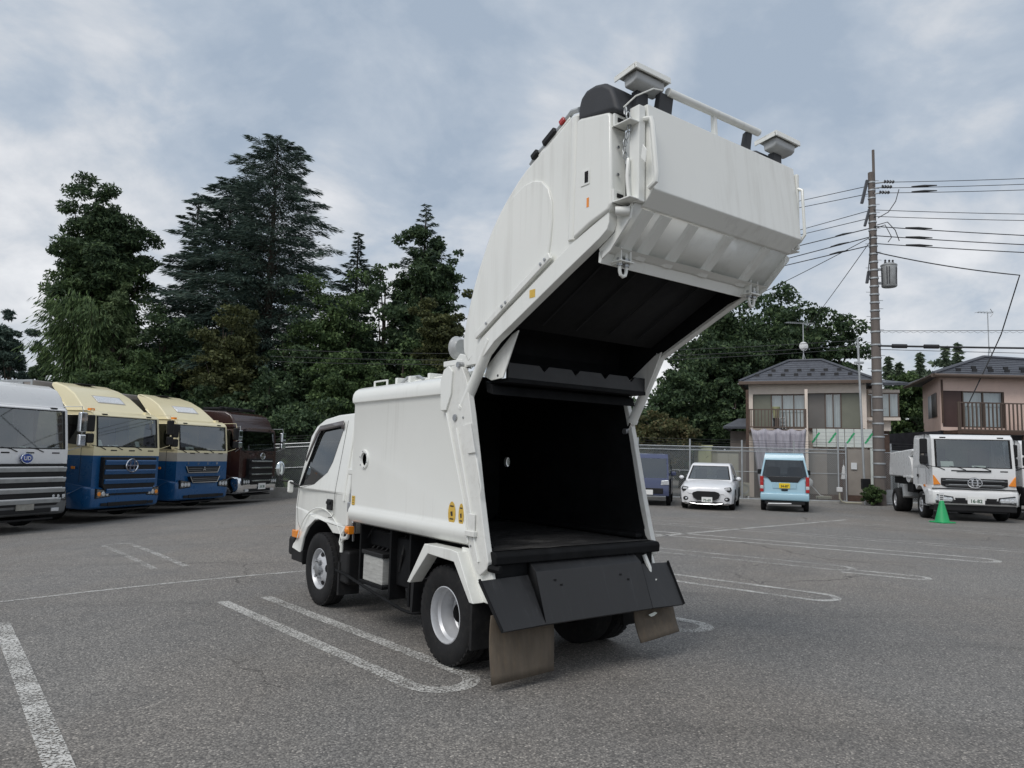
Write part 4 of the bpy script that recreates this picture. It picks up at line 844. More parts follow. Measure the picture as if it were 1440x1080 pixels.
    # roof
    if S.get('roof') == 'deflector':
        x0 = xw-.38
        prof = [(x0, zr+.0), (x0-.25, zr+.22), (x0-.55, zr+.46), (x0-.92, zr+.65), (-L_+.12, zr+.78), (-L_+.02, zr+.77), (-L_+.04, zr+.69), (x0-.62, zr+.0)]
        def fh(z): return W-.15-.26*(z-zr)
        d = MB(); n = len(prof)
        for sg in (1, -1): d.holed(prof, [], lambda x, z: (x, sg*fh(z), z))
        for i in range(5): a, b_ = prof[i], prof[i+1]; d.add([(a[0], fh(a[1]), a[1]), (a[0], -fh(a[1]), a[1]), (b_[0], -fh(b_[1]), b_[1]), (b_[0], fh(b_[1]), b_[1])], [(0, 1, 2, 3)])
        DF = d.build('roof_deflector', 'cream_paint', t, bevel=.06, seg=3, smooth=28)
        a, b_ = Vector((x0-.25, 0, zr+.22)), Vector((x0-.55, 0, zr+.46)); ang = math.atan2(b_.z-a.z, a.x-b_.x); m_ = (a+b_)/2; nn = Vector((math.sin(ang), 0, math.cos(ang)))
        MB().obox(m_+nn*.008+Vector((0, .05, 0)), (.27, .86, .014), Matrix.Rotation(ang, 3, 'Y')).build('deflector_window', 'clear_lens', DF, bevel=.005)
        MB().obox(m_+nn*.004+Vector((0, .05, 0)), (.33, .94, .012), Matrix.Rotation(ang, 3, 'Y')).build('window_frame', 'band_grey', DF, bevel=.005)
        for sg in (1, -1): MB().tube([(x0-.55, sg*(W-.18), zr-.02), (x0-.95, sg*(W-.2), zr+.30)], .02, 6).build('deflector_stay', 'cream_paint', DF)
        MB().box(-L_+.10, -L_+.34, -.25, .25, zr+.77, zr+.80).build('deflector_vent', 'black_plastic', DF, bevel=.01)
        for y in (-W+.25, W-.3): MB().box(xw-.34, xw-.22, y-.07, y+.07, zr-.01, zr+.06).build('roof_marker', 'amber' if y < 0 else 'cream_paint', DF, bevel=.015)
    elif S.get('roof') == 'cap':
        prof = [(xw-.14, zr-.04), (xw-.24, zr+.22), (xw-.38, zr+.40), (xw-.62, zr+.50), (-L_+.1, zr+.56), (-L_, zr+.5), (-L_, zr-.04)]
        def fh(z): return W-.04-.12*max(0, z-zr)
        d = MB()
        for sg in (1, -1): d.holed(prof, [], lambda x, z: (x, sg*fh(z), z))
        for i in range(6): a, b_ = prof[i], prof[i+1]; d.add([(a[0], fh(a[1]), a[1]), (a[0], -fh(a[1]), a[1]), (b_[0], -fh(b_[1]), b_[1]), (b_[0], fh(b_[1]), b_[1])], [(0, 1, 2, 3)])
        CP = d.build('high_roof', S['paint'], t, bevel=.09, seg=4, smooth=28)
        MB().tube([(xw-.12, -W+.06, zr-.05), (xw-.12, W-.06, zr-.05)], .03, 8).build('roof_gutter', S['paint'], CP)
        if S.get('rails'):
            for y in (-.8, .0, .8): MB().box(-L_+.15, xw-.75, y-.04, y+.04, zr+.57, zr+.66).build('roof_rail', 'black_plastic', CP, bevel=.02)
            MB().box(xw-.95, xw-.85, -1.0, 1.0, zr+.58, zr+.68).build('roof_bar', 'black_plastic', CP, bevel=.02)
    # chassis and load body
    MB().box(S.get('tail', -9.), -.9, -.45, .45, .55, .95).build('chassis', 'black_steel', t)  # plain dark box for the chassis, added to block light under the truck
    bd = S.get('body')
    if bd == 'box':
        x1, x0, zt = -L_-.25, S.get('tail', -9.), S.get('ztop', 3.65)
        BD = MB().box(x0, x1, -W-.02, W+.02, 1.0, zt).build('cargo_box', 'trailer_grey', t, bevel=.03)
        MB().box(x1-.02, x1+.012, -W+.1, W-.1, 1.1, zt-.15).build('bulkhead', 'trailer_dark', BD)
        for sg in (1, -1):
            for k in range(5): MB().box(x1-1.2-1.25*k, x1-1.0-1.25*k, sg*(W+.02)-.005, sg*(W+.02)+.02, zt-.12, zt-.06).build('top_marker', 'amber', BD, bevel=.01)
            MB().box(x0, x1, sg*(W+.02)-.01, sg*(W+.02)+.015, zt-.05, zt+.01).build('roof_rail', 'galvanized', BD)
            MB().box(x0, x1, sg*(W+.02)-.01, sg*(W+.02)+.015, .98, 1.10).build('side_rail', 'galvanized', BD)
            for k in range(6): MB().box(x1-.05-1.3*k, x1+.0-1.3*k, sg*(W+.02)-.008, sg*(W+.02)+.014, 1.1, zt-.05).build('side_post', 'galvanized', BD)
        if S.get('vent'):
            V_ = MB().box(x1-1.0, x1-.30, -W-.06, -W-.02, zt-.62, zt-.06).build('vent_frame', 'galvanized', t, bevel=.01)
            for k in range(6): MB().obox((x1-.72, -W-.075, zt-.15-.08*k), (.5, .035, .05), Matrix.Rotation(R(-25), 3, 'X')).build('vent_slat', 'clean_white', V_)
    return t
trk = math.radians(-18); fwd = Vector((math.cos(trk), math.sin(trk)))
def at_row(cx, cy): return (cx, cy, gz(cx))
heavy_truck(at_row(-11.15, 16.85), trk, 'white truck at left edge with wide silver grille and blue oval badge', dict(paint='clean_white', zw0=1.88, zw1=2.86, zr=2.95, low=.64, roof='cap', bumper='grille_grey',
    grille=dict(type='bars', z=(.60, 1.57), w=1.0, n=4, bar='galvanized', trim='clean_white', gx=.11), emblem=[('ellipse', 0, 1.69, .11)], plate='', plate_mat='scraped_plate', plate_dz=.0, chrome=True, mirror='chrome', body='box', ztop=3.35, lamp_z=.80,
    papers=[(-.8, .1, .12, .1), (.1, .12, .05, .1)]))
heavy_truck(at_row(-10.44, 20.02), trk, 'cream and blue truck with round ring badge on blue slatted front', dict(paint='blue_paint', cuts=[(1.72, 'cream_paint')], zw0=1.92, zw1=2.78, zr=2.90, low=.60, roof='deflector', bumper='blue_paint',
    grille=dict(type='bars', z=(.68, 1.68), w=.88, n=4, bar='blue_paint', gx=.11, fat=1.1), emblem=[('ring', .0, 1.46, .17, 1.15)], plate=None, mirror='cream_paint', body='box', vent=True, ztop=3.70, amber_lamp=True, papers=[(-.85, .17, .13, .3), (-.35, .17, .05, .1), (.5, .07, .12, .2)]))
heavy_truck(at_row(-9.65, 23.05), trk, 'cream and blue truck with grey band and two slot grilles', dict(paint='blue_paint', cuts=[(1.51, 'band_grey'), (1.77, 'cream_paint')], zw0=1.82, zw1=2.64, zr=2.78, low=.60, roof='deflector', bumper='blue_paint',
    grille=dict(type='slots', slots=[(1.17, 1.36, .74, .64, .02), (.87, 1.05, .64, .54, .11)], trim='band_grey'), emblem=[('diamonds', 0, 1.27, .085), ('letters', 0, 1.445, .10, 'FUSO', .42)], plate=None, mirror='cream_paint', body='box', ztop=3.55, lamp_z=.80, papers=[(-.4, .17, .08, .3)]))
heavy_truck(at_row(-9.05, 26.35), math.radians(-15), 'dark brown truck with chrome bumper and grille, farthest of the row', dict(paint='brown_paint', zw0=1.80, zw1=2.54, zr=2.68, low=.60, roof='cap', rails=True, bumper='chrome', W=1.18,
    grille=dict(type='bars', z=(.64, 1.55), w=.70, n=4, bar='black_plastic', trim='chrome', gx=.11), emblem=[('ring', 0, 1.64, .11, 1.2)], plate='18 70', plate_y=.1, chrome=True, bigm=True, mirror='chrome', lamp_z=.74, body='box', ztop=3.0, glass='dark_glass'))
# the medium white truck on the right
RT = heavy_truck((13.47, 21.28, 0), R(-105), 'white medium truck with orange corner lamps behind the green cone', dict(paint='clean_white', W=1.16, zw0=1.52, zw1=2.40, zr=2.52, low=.72, L=1.75, axle=1.05, wr=.40, rax=-4.0, tail=-5.2, bumper='clean_white', lamp_z=.62,
    bt=.20, grille=dict(type='bars', z=(.97, 1.24), w=.86, n=2, bar='grille_grey', trim='galvanized', fat=.7), emblem=[('ring', 0, 1.12, .135, 1.35)], plate='16-82', plate_dz=-.08, mirror='black_plastic', papers=[(-.62, .17, .13, .2), (.2, .18, .06, .2)]))
for sg in (1, -1):
    MB().prism([(sg*1.06, 1.03), (sg*1.065, 1.33), (sg*1.02, 1.28), (sg*.87, 1.05)], 'x', -.02, .035).build('corner_lamp', 'amber', RT, bevel=.015)
    MB().prism([(sg*.62, .56), (sg*.60, .68), (sg*1.0, .74), (sg*1.05, .58)], 'x', .06, .135).build('headlamp_lens', 'clear_lens', RT, bevel=.02)
    MB().prism([(sg*.26, .58), (sg*.27, .68), (sg*.54, .68), (sg*.50, .58)], 'x', .08, .132).build('bumper_intake', 'black_plastic', RT, bevel=.01)
MB().box(-.01, .035, -.45, .45, 1.435, 1.475).build('cowl_handle', 'black_plastic', RT, bevel=.015)
MB().box(-.02, .03, -1.1, 1.1, .925, .945).build('bumper_gap', 'dark_void', RT)
MB().box(-.55, .05, -1.05, 1.05, .30, .47).build('under_guard', 'black_plastic', RT, bevel=.02)
hp = [(-1.95, 2.0), (-1.9, 2.06), (-2.0, 2.11), (-4.9, 2.02), (-5.1, 1.2), (-3.0, 1.2), (-2.75, 1.72)]
MB().box(-5.0, -1.95, -.95, .95, .95, 1.18).build('body_frame', 'black_steel', RT)
LB_ = MB().prism(hp, 'y', -1.12, 1.12).build('hopper_body', 'clean_white', RT, bevel=.05, seg=3)
MB().tube([(-2.35, -1.15, 1.45), (-2.35, 1.15, 1.45)], .42, 20).build('hopper_drum', 'clean_white', LB_)
MB().box(-2.9, -1.85, -1.18, -.6, 1.18, 1.24).build('body_ledge', 'clean_white', LB_, bevel=.01)
MB().box(-2.7, -2.0, -1.1, -.75, .72, 1.0).build('tool_box', 'black_steel', LB_, bevel=.01)
MB().prism([(-3.6, .85), (-3.5, .95), (-3.05, .95), (-3.0, .55), (-3.1, .5), (-3.2, .85)], 'y', -1.15, -.7).build('mudguard', 'galvanized', LB_, bevel=.01)
R2T = heavy_truck((16.55, 21.9, 0), R(-105), 'white truck cut off by the right edge of the photo', dict(paint='clean_white', W=1.16, zw0=1.52, zw1=2.30, zr=2.42, low=.72, L=1.75, axle=1.05, wr=.40, rax=-4.0, tail=-5.2, bumper='black_plastic', lamp_z=.66,
    grille=dict(type='bars', z=(.98, 1.30), w=.8, n=2, bar='black_plastic', trim='chrome'), emblem=[('ring', 0, 1.2, .1, 1.3)], plate='', mirror='black_plastic'))
MB().box(-5.1, -1.95, -1.12, 1.12, 1.0, 1.5).build('flat_bed', 'blue_dark', R2T, bevel=.02)
# ---------------------------------------------------------------- cars
def car_lower(st, name, m, parent, bevel=.0):
    """st: stations (x, half width, z low, z belt, shoulder z)"""
    rings = []
    for x, w, z0, z1, zs in st:
        half = [(w*.82, z0), (w*.97, z0+.05), (w, z0+.22), (w, zs), (w*.965, zs+(z1-zs)*.55), (w*.86, z1), (w*.45, z1+.018)]
        rings.append([(x, y, z) for y, z in half]+[(x, -y, z) for y, z in half[::-1]])
    return MB().loft(rings).build(name, m, parent, smooth=35, bevel=bevel)
mat('pearl_white', (.78, .78, .79), .24, var=.01, scale=1, coat=.5); mat('ice_blue', (.36, .56, .66), .25, .0, var=.01, scale=1, coat=.5); mat('violet_blue', (.055, .068, .135), .25, .0, var=.02, coat=.5); mat('violet_grey', (.10, .10, .15), .35, .0, var=.03, coat=.3)
def car_glass(cab, hw, holes, m='dark_glass'):
    for h in holes:
        for sg in (1, -1): MB().add([(x, sg*(hw(x, z)-.008), z) for x, z in h], [tuple(range(len(h)))]).build('side_window', m, cab, smooth=0)
# white hatchback
HC = thing('parked_hatchback', (6.27, 23.42, 0), R(-110), 'white hatchback facing the camera with black oval grille', 'car')
BDY = car_lower([(.02,.52,.30,.62,.50),(-.02,.66,.20,.70,.58),(-.12,.78,.17,.74,.62),(-.35,.84,.17,.80,.68),(-1.0,.848,.18,.92,.74),(-1.4,.848,.18,.94,.76),(-3.0,.848,.18,.95,.78),(-3.6,.83,.20,.95,.78),(-3.82,.74,.28,.92,.75)], 'lower_body', 'pearl_white', HC)
gp = [(-.98,.90),(-1.02,.94),(-1.72,1.40),(-1.85,1.46),(-2.2,1.50),(-2.9,1.495),(-3.35,1.45),(-3.76,.98),(-3.76,.90)]
ghw = lambda x, z: .80-.34*max(0, z-.94)-(.05 if x > -1.2 else 0)
sw = [(-1.45,1.0),(-1.85,1.33),(-2.05,1.41),(-2.35,1.42),(-2.35,1.0)]; sw2 = [(-2.42,1.0),(-2.42,1.42),(-3.0,1.40),(-3.2,1.2),(-3.1,1.02)]
gb_, op, _ = cab_shell(gp, .80, .94, .34, side_holes=[sw, sw2], wins={1: (.07,.03,.03), 6: (.12,.15,.1)}, ymap=ghw)
GH = gb_.build('greenhouse', 'pearl_white', HC, bevel=.03, seg=3, smooth=30)
pane(op[1], 'windscreen', 'cab_glass', GH); pane(op[6], 'rear_window', 'dark_glass', GH); car_glass(GH, ghw, [sw, sw2])
c = op[1]; ce = sum(c, Vector())/4
MB().add([ce+(q-ce)*1.015+Vector((.004, 0, .006)) for q in c]+[ce+(q-ce)*.955+Vector((.002, 0, .003)) for q in c], [(0,1,5,4),(1,2,6,5),(2,3,7,6),(3,0,4,7)]).build('windscreen_seal', 'rubber', GH, smooth=0)
MB().box(-1.5,-1.1,-.65,.65,.80,.96).build('dashboard', 'black_plastic', GH, bevel=.04)
for y in (-.36,.36): MB().box(-2.3,-2.15,y-.2,y+.2,.5,1.28).build('seat', 'grey_vinyl', GH, bevel=.06)
hex_ = [(-.40,.56),(-.44,.50),(-.40,.38),(-.27,.30),(.27,.30),(.40,.38),(.44,.50),(.40,.56),(.27,.60),(-.27,.60)]
GR = MB().prism(hex_, 'x', -.03, .045).build('grille', 'black_plastic', HC, bevel=.012)
MB().tube([(.045,y*.98,z*.98+.008) for y,z in hex_[1:8]], .014, 6).build('grille_trim', 'chrome', GR)
MB().prism([(-.56,.20),(-.50,.265),(.50,.265),(.56,.20),(.45,.175),(-.45,.175)], 'x', -.03, .03).build('lower_intake', 'black_plastic', BDY, bevel=.01)
MB().tube([(.03,-.5,.225),(.036,-.3,.195),(.036,.3,.195),(.03,.5,.225)], .012, 6).build('lower_trim', 'chrome', BDY)
number_plate(HC, (.062,.03,.335), .33, .165, '72-69', math.pi/2)
for sg in (1,-1):
    HLm = MB().prism([(sg*.50,.63),(sg*.56,.72),(sg*.74,.745),(sg*.78,.66),(sg*.74,.585),(sg*.56,.59)], 'x', -.20, -.015).build('headlamp', 'black_plastic', HC, bevel=.02)
    MB().prism([(sg*.56,.635),(sg*.58,.70),(sg*.72,.72),(sg*.74,.65)], 'x', -.10, -.005).build('lamp_lens', 'clear_lens', HLm, bevel=.012)
    MB().ball((-.03, sg*.62, .36), (.05,.105,.07), 14, 8).build('fog_recess', 'black_plastic', BDY)
    MB().ball((.01, sg*.62, .36), (.02,.04,.03), 10, 6).build('fog_lamp', 'clear_lens', BDY)
    MB().ball((-1.35, sg*.93, .99), (.07,.085,.065), 14, 10).build('door_mirror', 'pearl_white', BDY); MB().box(-1.40,-1.32,sg*.78,sg*.90,.93,.96).build('mirror_stalk', 'black_plastic', BDY)
    for x in (-.80,-3.25): wheel(HC, (x, sg*.755, .30), .30, .185, .21, 'alloy', sg, 'wheel', 20)
    for x in (-.80,-3.25): MB().lathe([(.30,0),(.35,.002),(.352,.02)], 16, (x, sg*.845, .31), 'y', math.pi).map(lambda a,b,c_: (a, b if sg > 0 else 2*sg*.845-b, c_)).build('arch_lip', 'dark_void', BDY)
MB().tube([(-.16,-.62,.745),(-.10,-.3,.735),(-.09,.3,.735),(-.16,.62,.745)], .006, 5).build('bonnet_seam', 'dark_void', BDY)
# light blue van seen from behind
BV = thing('parked_minivan', (8.83, 23.58, 0), R(70), 'light blue small van seen from behind with yellow number plate', 'van')
vp = [(0.,.42),(-.0,.90),(.05,1.10),(.16,1.66),(.24,1.82),(.42,1.88),(2.6,1.87),(2.8,1.78),(3.3,1.10),(3.36,.42)]
vh = lambda x, z: .735-.20*max(0, z-1.10)-(.02 if x < .05 else 0)
w1 = [(.42,1.16),(.50,1.66),(1.25,1.68),(1.25,1.16)]; w2 = [(1.33,1.16),(1.33,1.68),(2.2,1.68),(2.2,1.16)]; w3 = [(2.28,1.16),(2.28,1.68),(2.62,1.64),(2.95,1.18)]
vb, op, _ = cab_shell(vp, .735, 1.10, .20, side_holes=[w1,w2,w3], wins={2: (.055,.0,.02), 7: (.06,.05,.05)}, ymap=vh)
VB = vb.build('body', 'ice_blue', BV, bevel=.045, seg=3, smooth=30)
pane(op[2], 'rear_window', 'dark_glass', VB); pane(op[7], 'windscreen', 'cab_glass', VB); car_glass(VB, vh, [w1,w2,w3])
MB().prism([(-.66,1.12),(-.50,1.08),(-.40,.94),(.40,.94),(.50,1.08),(.66,1.12)], 'x', -.012, .03).build('tailgate_glass_foot', mat('gloss_black', (.012,.013,.015), .12, var=.1, coat=.6), VB, bevel=.006)
MB().prism([(-.36,.74),(-.37,.92),(.37,.92),(.36,.74)], 'x', -.02, .03).build('plate_recess', 'ice_blue', VB, bevel=.008)
number_plate(BV, (-.03,0,.83), .33, .165, '34-87', -math.pi/2, 'plate_yellow', 'ink')
MB().box(-.03,.02,-.10,.10,.665,.725).build('tailgate_handle', 'black_plastic', VB, bevel=.02)
MB().prism([(.0,.60),(-.07,.58),(-.09,.45),(-.06,.36),(.02,.34),(.3,.34),(.3,.60)], 'y', -.735, .735).build('rear_bumper', 'ice_blue', VB, bevel=.03)
MB().box(-.05,.3,-.6,.6,.24,.33).build('undertray', 'black_plastic', VB, bevel=.01); MB().tube([(-.07,-.2,.27),(-.07,.5,.25)], .025, 8).build('exhaust', 'steel', VB)
for sg in (1,-1):
    for z0, z1, m in ((.96,1.12,'red_lens'),(.82,.96,'red_lens'),(.72,.82,'clear_lens'),(.62,.72,'red_lens')): MB().box(-.03,.12,sg*.635,sg*.742,z0,z1).build('tail_lamp', m, VB, bevel=.012)
    MB().box(2.55,2.75,sg*.74,sg*.88,1.14,1.32).build('door_mirror', 'black_plastic', VB, bevel=.03)
    MB().box(-.012,.02,sg*.62-.003,sg*.62+.003,.62,1.0).build('gate_seam', 'dark_void', VB)
    for x in (.62,2.75): wheel(BV, (x, sg*.655, .28), .28, .16, .18, 'plain', sg, 'wheel', 20)
for y in (-.35,.35): MB().box(1.5,1.65,y-.24,y+.24,.6,1.42).build('seat', 'grey_vinyl', VB, bevel=.07)
MB().box(.3,3.2,-.66,.66,.40,.46).build('cabin_floor', 'black_plastic', VB)
# violet van half hidden by the refuse truck
PV = thing('parked_kei_van', (4.72, 25.0, 0), R(-104), 'violet blue boxy van half hidden behind the refuse truck', 'van')
pp_ = [(.06,.35),(.08,.62),(-.02,.92),(-.20,1.62),(-.34,1.74),(-.6,1.78),(-3.2,1.76),(-3.3,.92),(-3.3,.35)]
ph = lambda x, z: .735-.12*max(0, z-.92)-(.05 if x > -.05 else 0)
q1 = [(-.45,1.0),(-.58,1.56),(-1.35,1.60),(-1.35,1.0)]; q2 = [(-1.43,1.0),(-1.43,1.60),(-2.3,1.60),(-2.3,1.0)]; q3 = [(-2.38,1.0),(-2.38,1.6),(-3.05,1.58),(-3.1,1.0)]
pb, op, _ = cab_shell(pp_, .735, .92, .12, side_holes=[q1,q2,q3], wins={2: (.06,.03,.03)}, ymap=ph)
PB = pb.build('body', 'violet_blue', PV, bevel=.045, seg=3, smooth=30); split_paint(PB, []); pane(op[2], 'windscreen', 'cab_glass', PB); car_glass(PB, ph, [q1,q2,q3])
MB().box(-.9,-.5,-.6,.6,.75,.95).build('dashboard', 'black_plastic', PB, bevel=.04)
for sg in (1,-1):
    MB().prism([(sg*.42,.70),(sg*.44,.86),(sg*.68,.88),(sg*.70,.72)], 'x', -.06, .075).build('headlamp', 'clear_lens', PB, bevel=.02)
    MB().box(-.62,-.48,sg*.74,sg*.92,1.02,1.17).build('door_mirror', 'violet_blue', PB, bevel=.04)
    MB().box(-2.9,-.75,sg*.735-.004,sg*.735+.006,.36,.88).build('door_panel', 'violet_grey', PB, bevel=.004)
    for x in (-.62,-2.85): wheel(PV, (x, sg*.655, .28), .28, .16, .19, 'plain', sg, 'wheel', 20)
MB().box(.06,.10,-.5,.5,.42,.60).build('grille', 'black_plastic', PB, bevel=.02); number_plate(PV, (.115,0,.46), .33, .165, '', math.pi/2)
# green traffic cone
mat('cone_green', (.015,.36,.12), .5, var=.08, dirt=.2)
CN = thing('traffic_cone', (12.19,20.73,0), .3, 'green traffic cone standing in front of the white medium truck', 'cone')
MB().lathe([(.20,.03),(.185,.06),(.055,.60),(.045,.62),(.04,.62)], 20, axis='z').build('cone_body', 'cone_green', CN)
MB().prism([(-.25,-.21),(-.21,-.25),(.21,-.25),(.25,-.21),(.25,.21),(.21,.25),(-.21,.25),(-.25,.21)], 'z', 0, .035).build('cone_base', 'cone_green', CN, bevel=.01)
SG_ = MB().box(-.085,.085,-.004,.004,.60,.82).build('cone_notice', 'clean_white', CN); 
for k in range(3): MB().box(-.06,.06,-.006,-.0045,.64+.05*k,.665+.05*k).build('notice_line', 'ink', SG_)
# ---------------------------------------------------------------- houses, fence, poles, wires
def at(px, py, Y):
    """point of the place at depth Y seen at a pixel of the 1440 x 1080 photograph"""
    d = _f+_r*((px-720)/FPX)+_u*((540-py)/FPX); return Vector((0, 0, CAMH))+d*(Y/d.y)
mat('render_cream', (.80, .70, .61), .85, var=.06, scale=2, dirt=.25, dirtcol=(.3, .26, .21), bmp=.1, bscale=30)
mat('render_pink', (.84, .64, .55), .85, var=.05, scale=2, dirt=.2, dirtcol=(.38, .27, .22), bmp=.1, bscale=30)
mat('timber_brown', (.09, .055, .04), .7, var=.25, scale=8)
mat('alu_bronze', (.13, .095, .075), .45, .3, var=.1)
mat('shutter_olive', (.19, .195, .155), .6, var=.08, scale=3)
mat('shutter_grey', (.16, .15, .14), .6, var=.06, scale=3)
mat('roof_tile', (.082, .088, .105), .6, var=.2, scale=5, dirt=.3, dirtcol=(.12, .125, .135), bmp=.4, bscale=14)
mat('tarp', (.40, .385, .43), .6, var=.12, scale=3, bmp=.5, bscale=6)
mat('net_curtain', (.72, .74, .75), .9, var=.15, scale=12, stretch=(9, 1, .3))
mat('foam_board', (.66, .70, .66), .6, var=.06, scale=3); mat('print_green', (.05, .42, .18), .6)
mat('shed_beige', (.40, .38, .30), .6, var=.06, scale=2); mat('panel_olive', (.47, .48, .27), .6, var=.06, scale=2)
mat('concrete_pole', (.15, .128, .115), .85, var=.18, scale=4, dirt=.4, dirtcol=(.12, .10, .09), stretch=(1, 1, .25), bmp=.15)
mat('wire', (.035, .036, .038), .6); mat('insulator', (.06, .06, .065), .4); mat('veranda_panel', (.30, .27, .24), .35, var=.12, scale=1.5)
glass('house_glass', (.75, .8, .8), .10)
def window(parent, x0, x1, z0, z1, y, panes=2, frame='alu_bronze', curtain=True, back=None):
    """window set in a wall that faces -Y: frame, panes, curtain behind"""
    f = MB(); w = .05
    f.box(x0, x1, y-.03, y+.06, z1-w, z1).box(x0, x1, y-.03, y+.06, z0, z0+w).box(x0, x0+w, y-.028, y+.058, z0+w, z1-w).box(x1-w, x1, y-.028, y+.058, z0+w, z1-w)
    for i in range(1, panes): xm = lerp(x0, x1, i/panes); f.box(xm-.025, xm+.025, y-.026, y+.056, z0+w, z1-w)
    fo = f.build('window', frame, parent)
    for i in range(panes):
        a, b = lerp(x0+w, x1-w, i/panes), lerp(x0+w, x1-w, (i+1)/panes); MB().add([(a, y+.02, z0+w), (b, y+.02, z0+w), (b, y+.02, z1-w), (a, y+.02, z1-w)], [(0, 1, 2, 3)]).build('pane', 'house_glass', fo, smooth=0)
    if curtain: MB().sheet([[(lerp(x0+w, x1-w, i/24), y+.14+.02*math.sin(i*1.9), z) for i in range(25)] for z in (z0+w, z1-w)]).build('curtain', 'net_curtain', fo)
    MB().box(x0, x1, y+.30, y+.32, z0, z1).build('window_back', 'dark_void', fo); return fo
def hip_roof(parent, x0, x1, y0, y1, z, h, name='roof', over=.45, thick=.14):
    X0, X1, Y0, Y1 = x0-over, x1+over, y0-over, y1+over; d = min(X1-X0, Y1-Y0)/2
    if X1-X0 > Y1-Y0: r0, r1 = (X0+d, (Y0+Y1)/2, z+h), (X1-d, (Y0+Y1)/2, z+h)
    else: r0, r1 = ((X0+X1)/2, Y0+d, z+h), ((X0+X1)/2, Y1-d, z+h)
    b = MB(); c = [(X0, Y0, z), (X1, Y0, z), (X1, Y1, z), (X0, Y1, z)]
    if X1-X0 > Y1-Y0: b.add(c+[r0, r1], [(0, 1, 5, 4), (1, 2, 5), (2, 3, 4, 5), (3, 0, 4), (3, 2, 1, 0)])
    else: b.add(c+[r0, r1], [(0, 1, 4), (1, 2, 5, 4), (2, 3, 5), (3, 0, 4, 5), (3, 2, 1, 0)])
    ro = b.build(name, 'roof_tile', parent, smooth=0)
    MB().box(X0-.02, X1+.02, Y0-.10, Y0, z-thick, z+.01).build('gutter', 'alu_bronze', ro, bevel=.02); MB().box(X0-.02, X0+.06, Y0, Y1, z-thick, z).build('fascia', 'alu_bronze', ro); MB().box(X1-.06, X1+.02, Y0, Y1, z-thick, z).build('fascia', 'alu_bronze', ro)
    for a in ((c[0], r0), (c[1], r1 if X1-X0 > Y1-Y0 else r0), (r0, r1)): MB().tube([Vector(a[0])+Vector((0, 0, .03)), Vector(a[1])+Vector((0, 0, .03))], .07, 6).build('ridge_tile', 'roof_tile', ro)
    k = int((X1-X0)/.55); slope = h/d      # snow guards in two staggered rows and visible tile courses
    for row, q in ((0, .5), (1, .95)):
        for i in range(k):
            x = X0+.6+q*.3+i*.55
            if x < X1-.6-q*.5: MB().box(x-.09, x+.09, Y0+q, Y0+q+.05, z+q*slope, z+q*slope+.13).build('snow_guard', 'ink', ro)
    for i in range(1, 9):
        q = d*i/9.; e = q if True else 0
        MB().tube([(X0+e+.05, Y0+q, z+q*slope+.005), (X1-e-.05, Y0+q, z+q*slope+.005)], .016, 4).build('tile_course', 'roof_tile', ro)
    return ro
def railing(parent, x0, x1, y, z0, z1, n, m, name='balcony_railing', slat=.035):
    b = MB().box(x0, x1, y-.03, y+.03, z1-.05, z1).box(x0, x1, y-.025, y+.025, z0, z0+.05)
    for x in (x0+.03, (x0+x1)/2, x1-.03): b.box(x-.03, x+.03, y-.028, y+.028, z0+.05, z1-.05)
    ro = b.build(name, m, parent)
    for i in range(n): x = lerp(x0+.1, x1-.1, i/(n-1)); MB().box(x-slat/2, x+slat/2, y-.018, y+.018, z0+.05, z1-.05).build('baluster', m, ro)
    return ro
# -- cream house
YH = 33.0
HA = R(-22); hx0 = at(1053, 590, YH).x; _hs, _hc = math.sin(-HA), math.cos(HA)
def hw_(px): k = (lambda p: p.x/p.y)(at(px, 590, YH)); return (k*YH-hx0)/(_hc+k*_hs)
def hx(px): return hx0+hw_(px)
def hz(py, px=1130): return at(px, py, YH-hw_(px)*_hs).z
def hturn(o): p = Vector((hx0, YH, 0)); q = p-Matrix.Rotation(HA, 3, 'Z')@p; o.location = q; o.rotation_euler = (0, 0, HA); return o
hx1 = hx(1219); zt = hz(537)
H1 = hturn(thing('cream_house', (0, 0, 0), 0, 'two-storey cream house with grey tarp under its balcony', 'house'))
holes = [[(hx(1059), hz(603)), (hx(1132), hz(603)), (hx(1132), hz(554)), (hx(1059), hz(554))], [(hx(1136), hz(602)), (hx(1211), hz(602)), (hx(1211), hz(553)), (hx(1136), hz(553))]]
WL1 = MB().holed([(hx0, 0), (hx1, 0), (hx1, zt), (hx0, zt)], holes, lambda x, z: (x, YH, z))
WL1.add([(hx0, YH, 0), (hx0, YH+3.4, 0), (hx0, YH+3.4, zt), (hx0, YH, zt)], [(0, 1, 2, 3)]).add([(hx1, YH, 0), (hx1, YH+3.4, 0), (hx1, YH+3.4, zt), (hx1, YH, zt)], [(0, 1, 2, 3)]).add([(hx0, YH+3.4, 0), (hx1, YH+3.4, 0), (hx1, YH+3.4, zt), (hx0, YH+3.4, zt)], [(0, 1, 2, 3)])
WL1.build('wall', 'render_cream', H1, smooth=0)
hip_roof(H1, hx0, hx1, YH, YH+3.4, zt, at(1130, 509, YH+1.0).z-zt, over=.38)
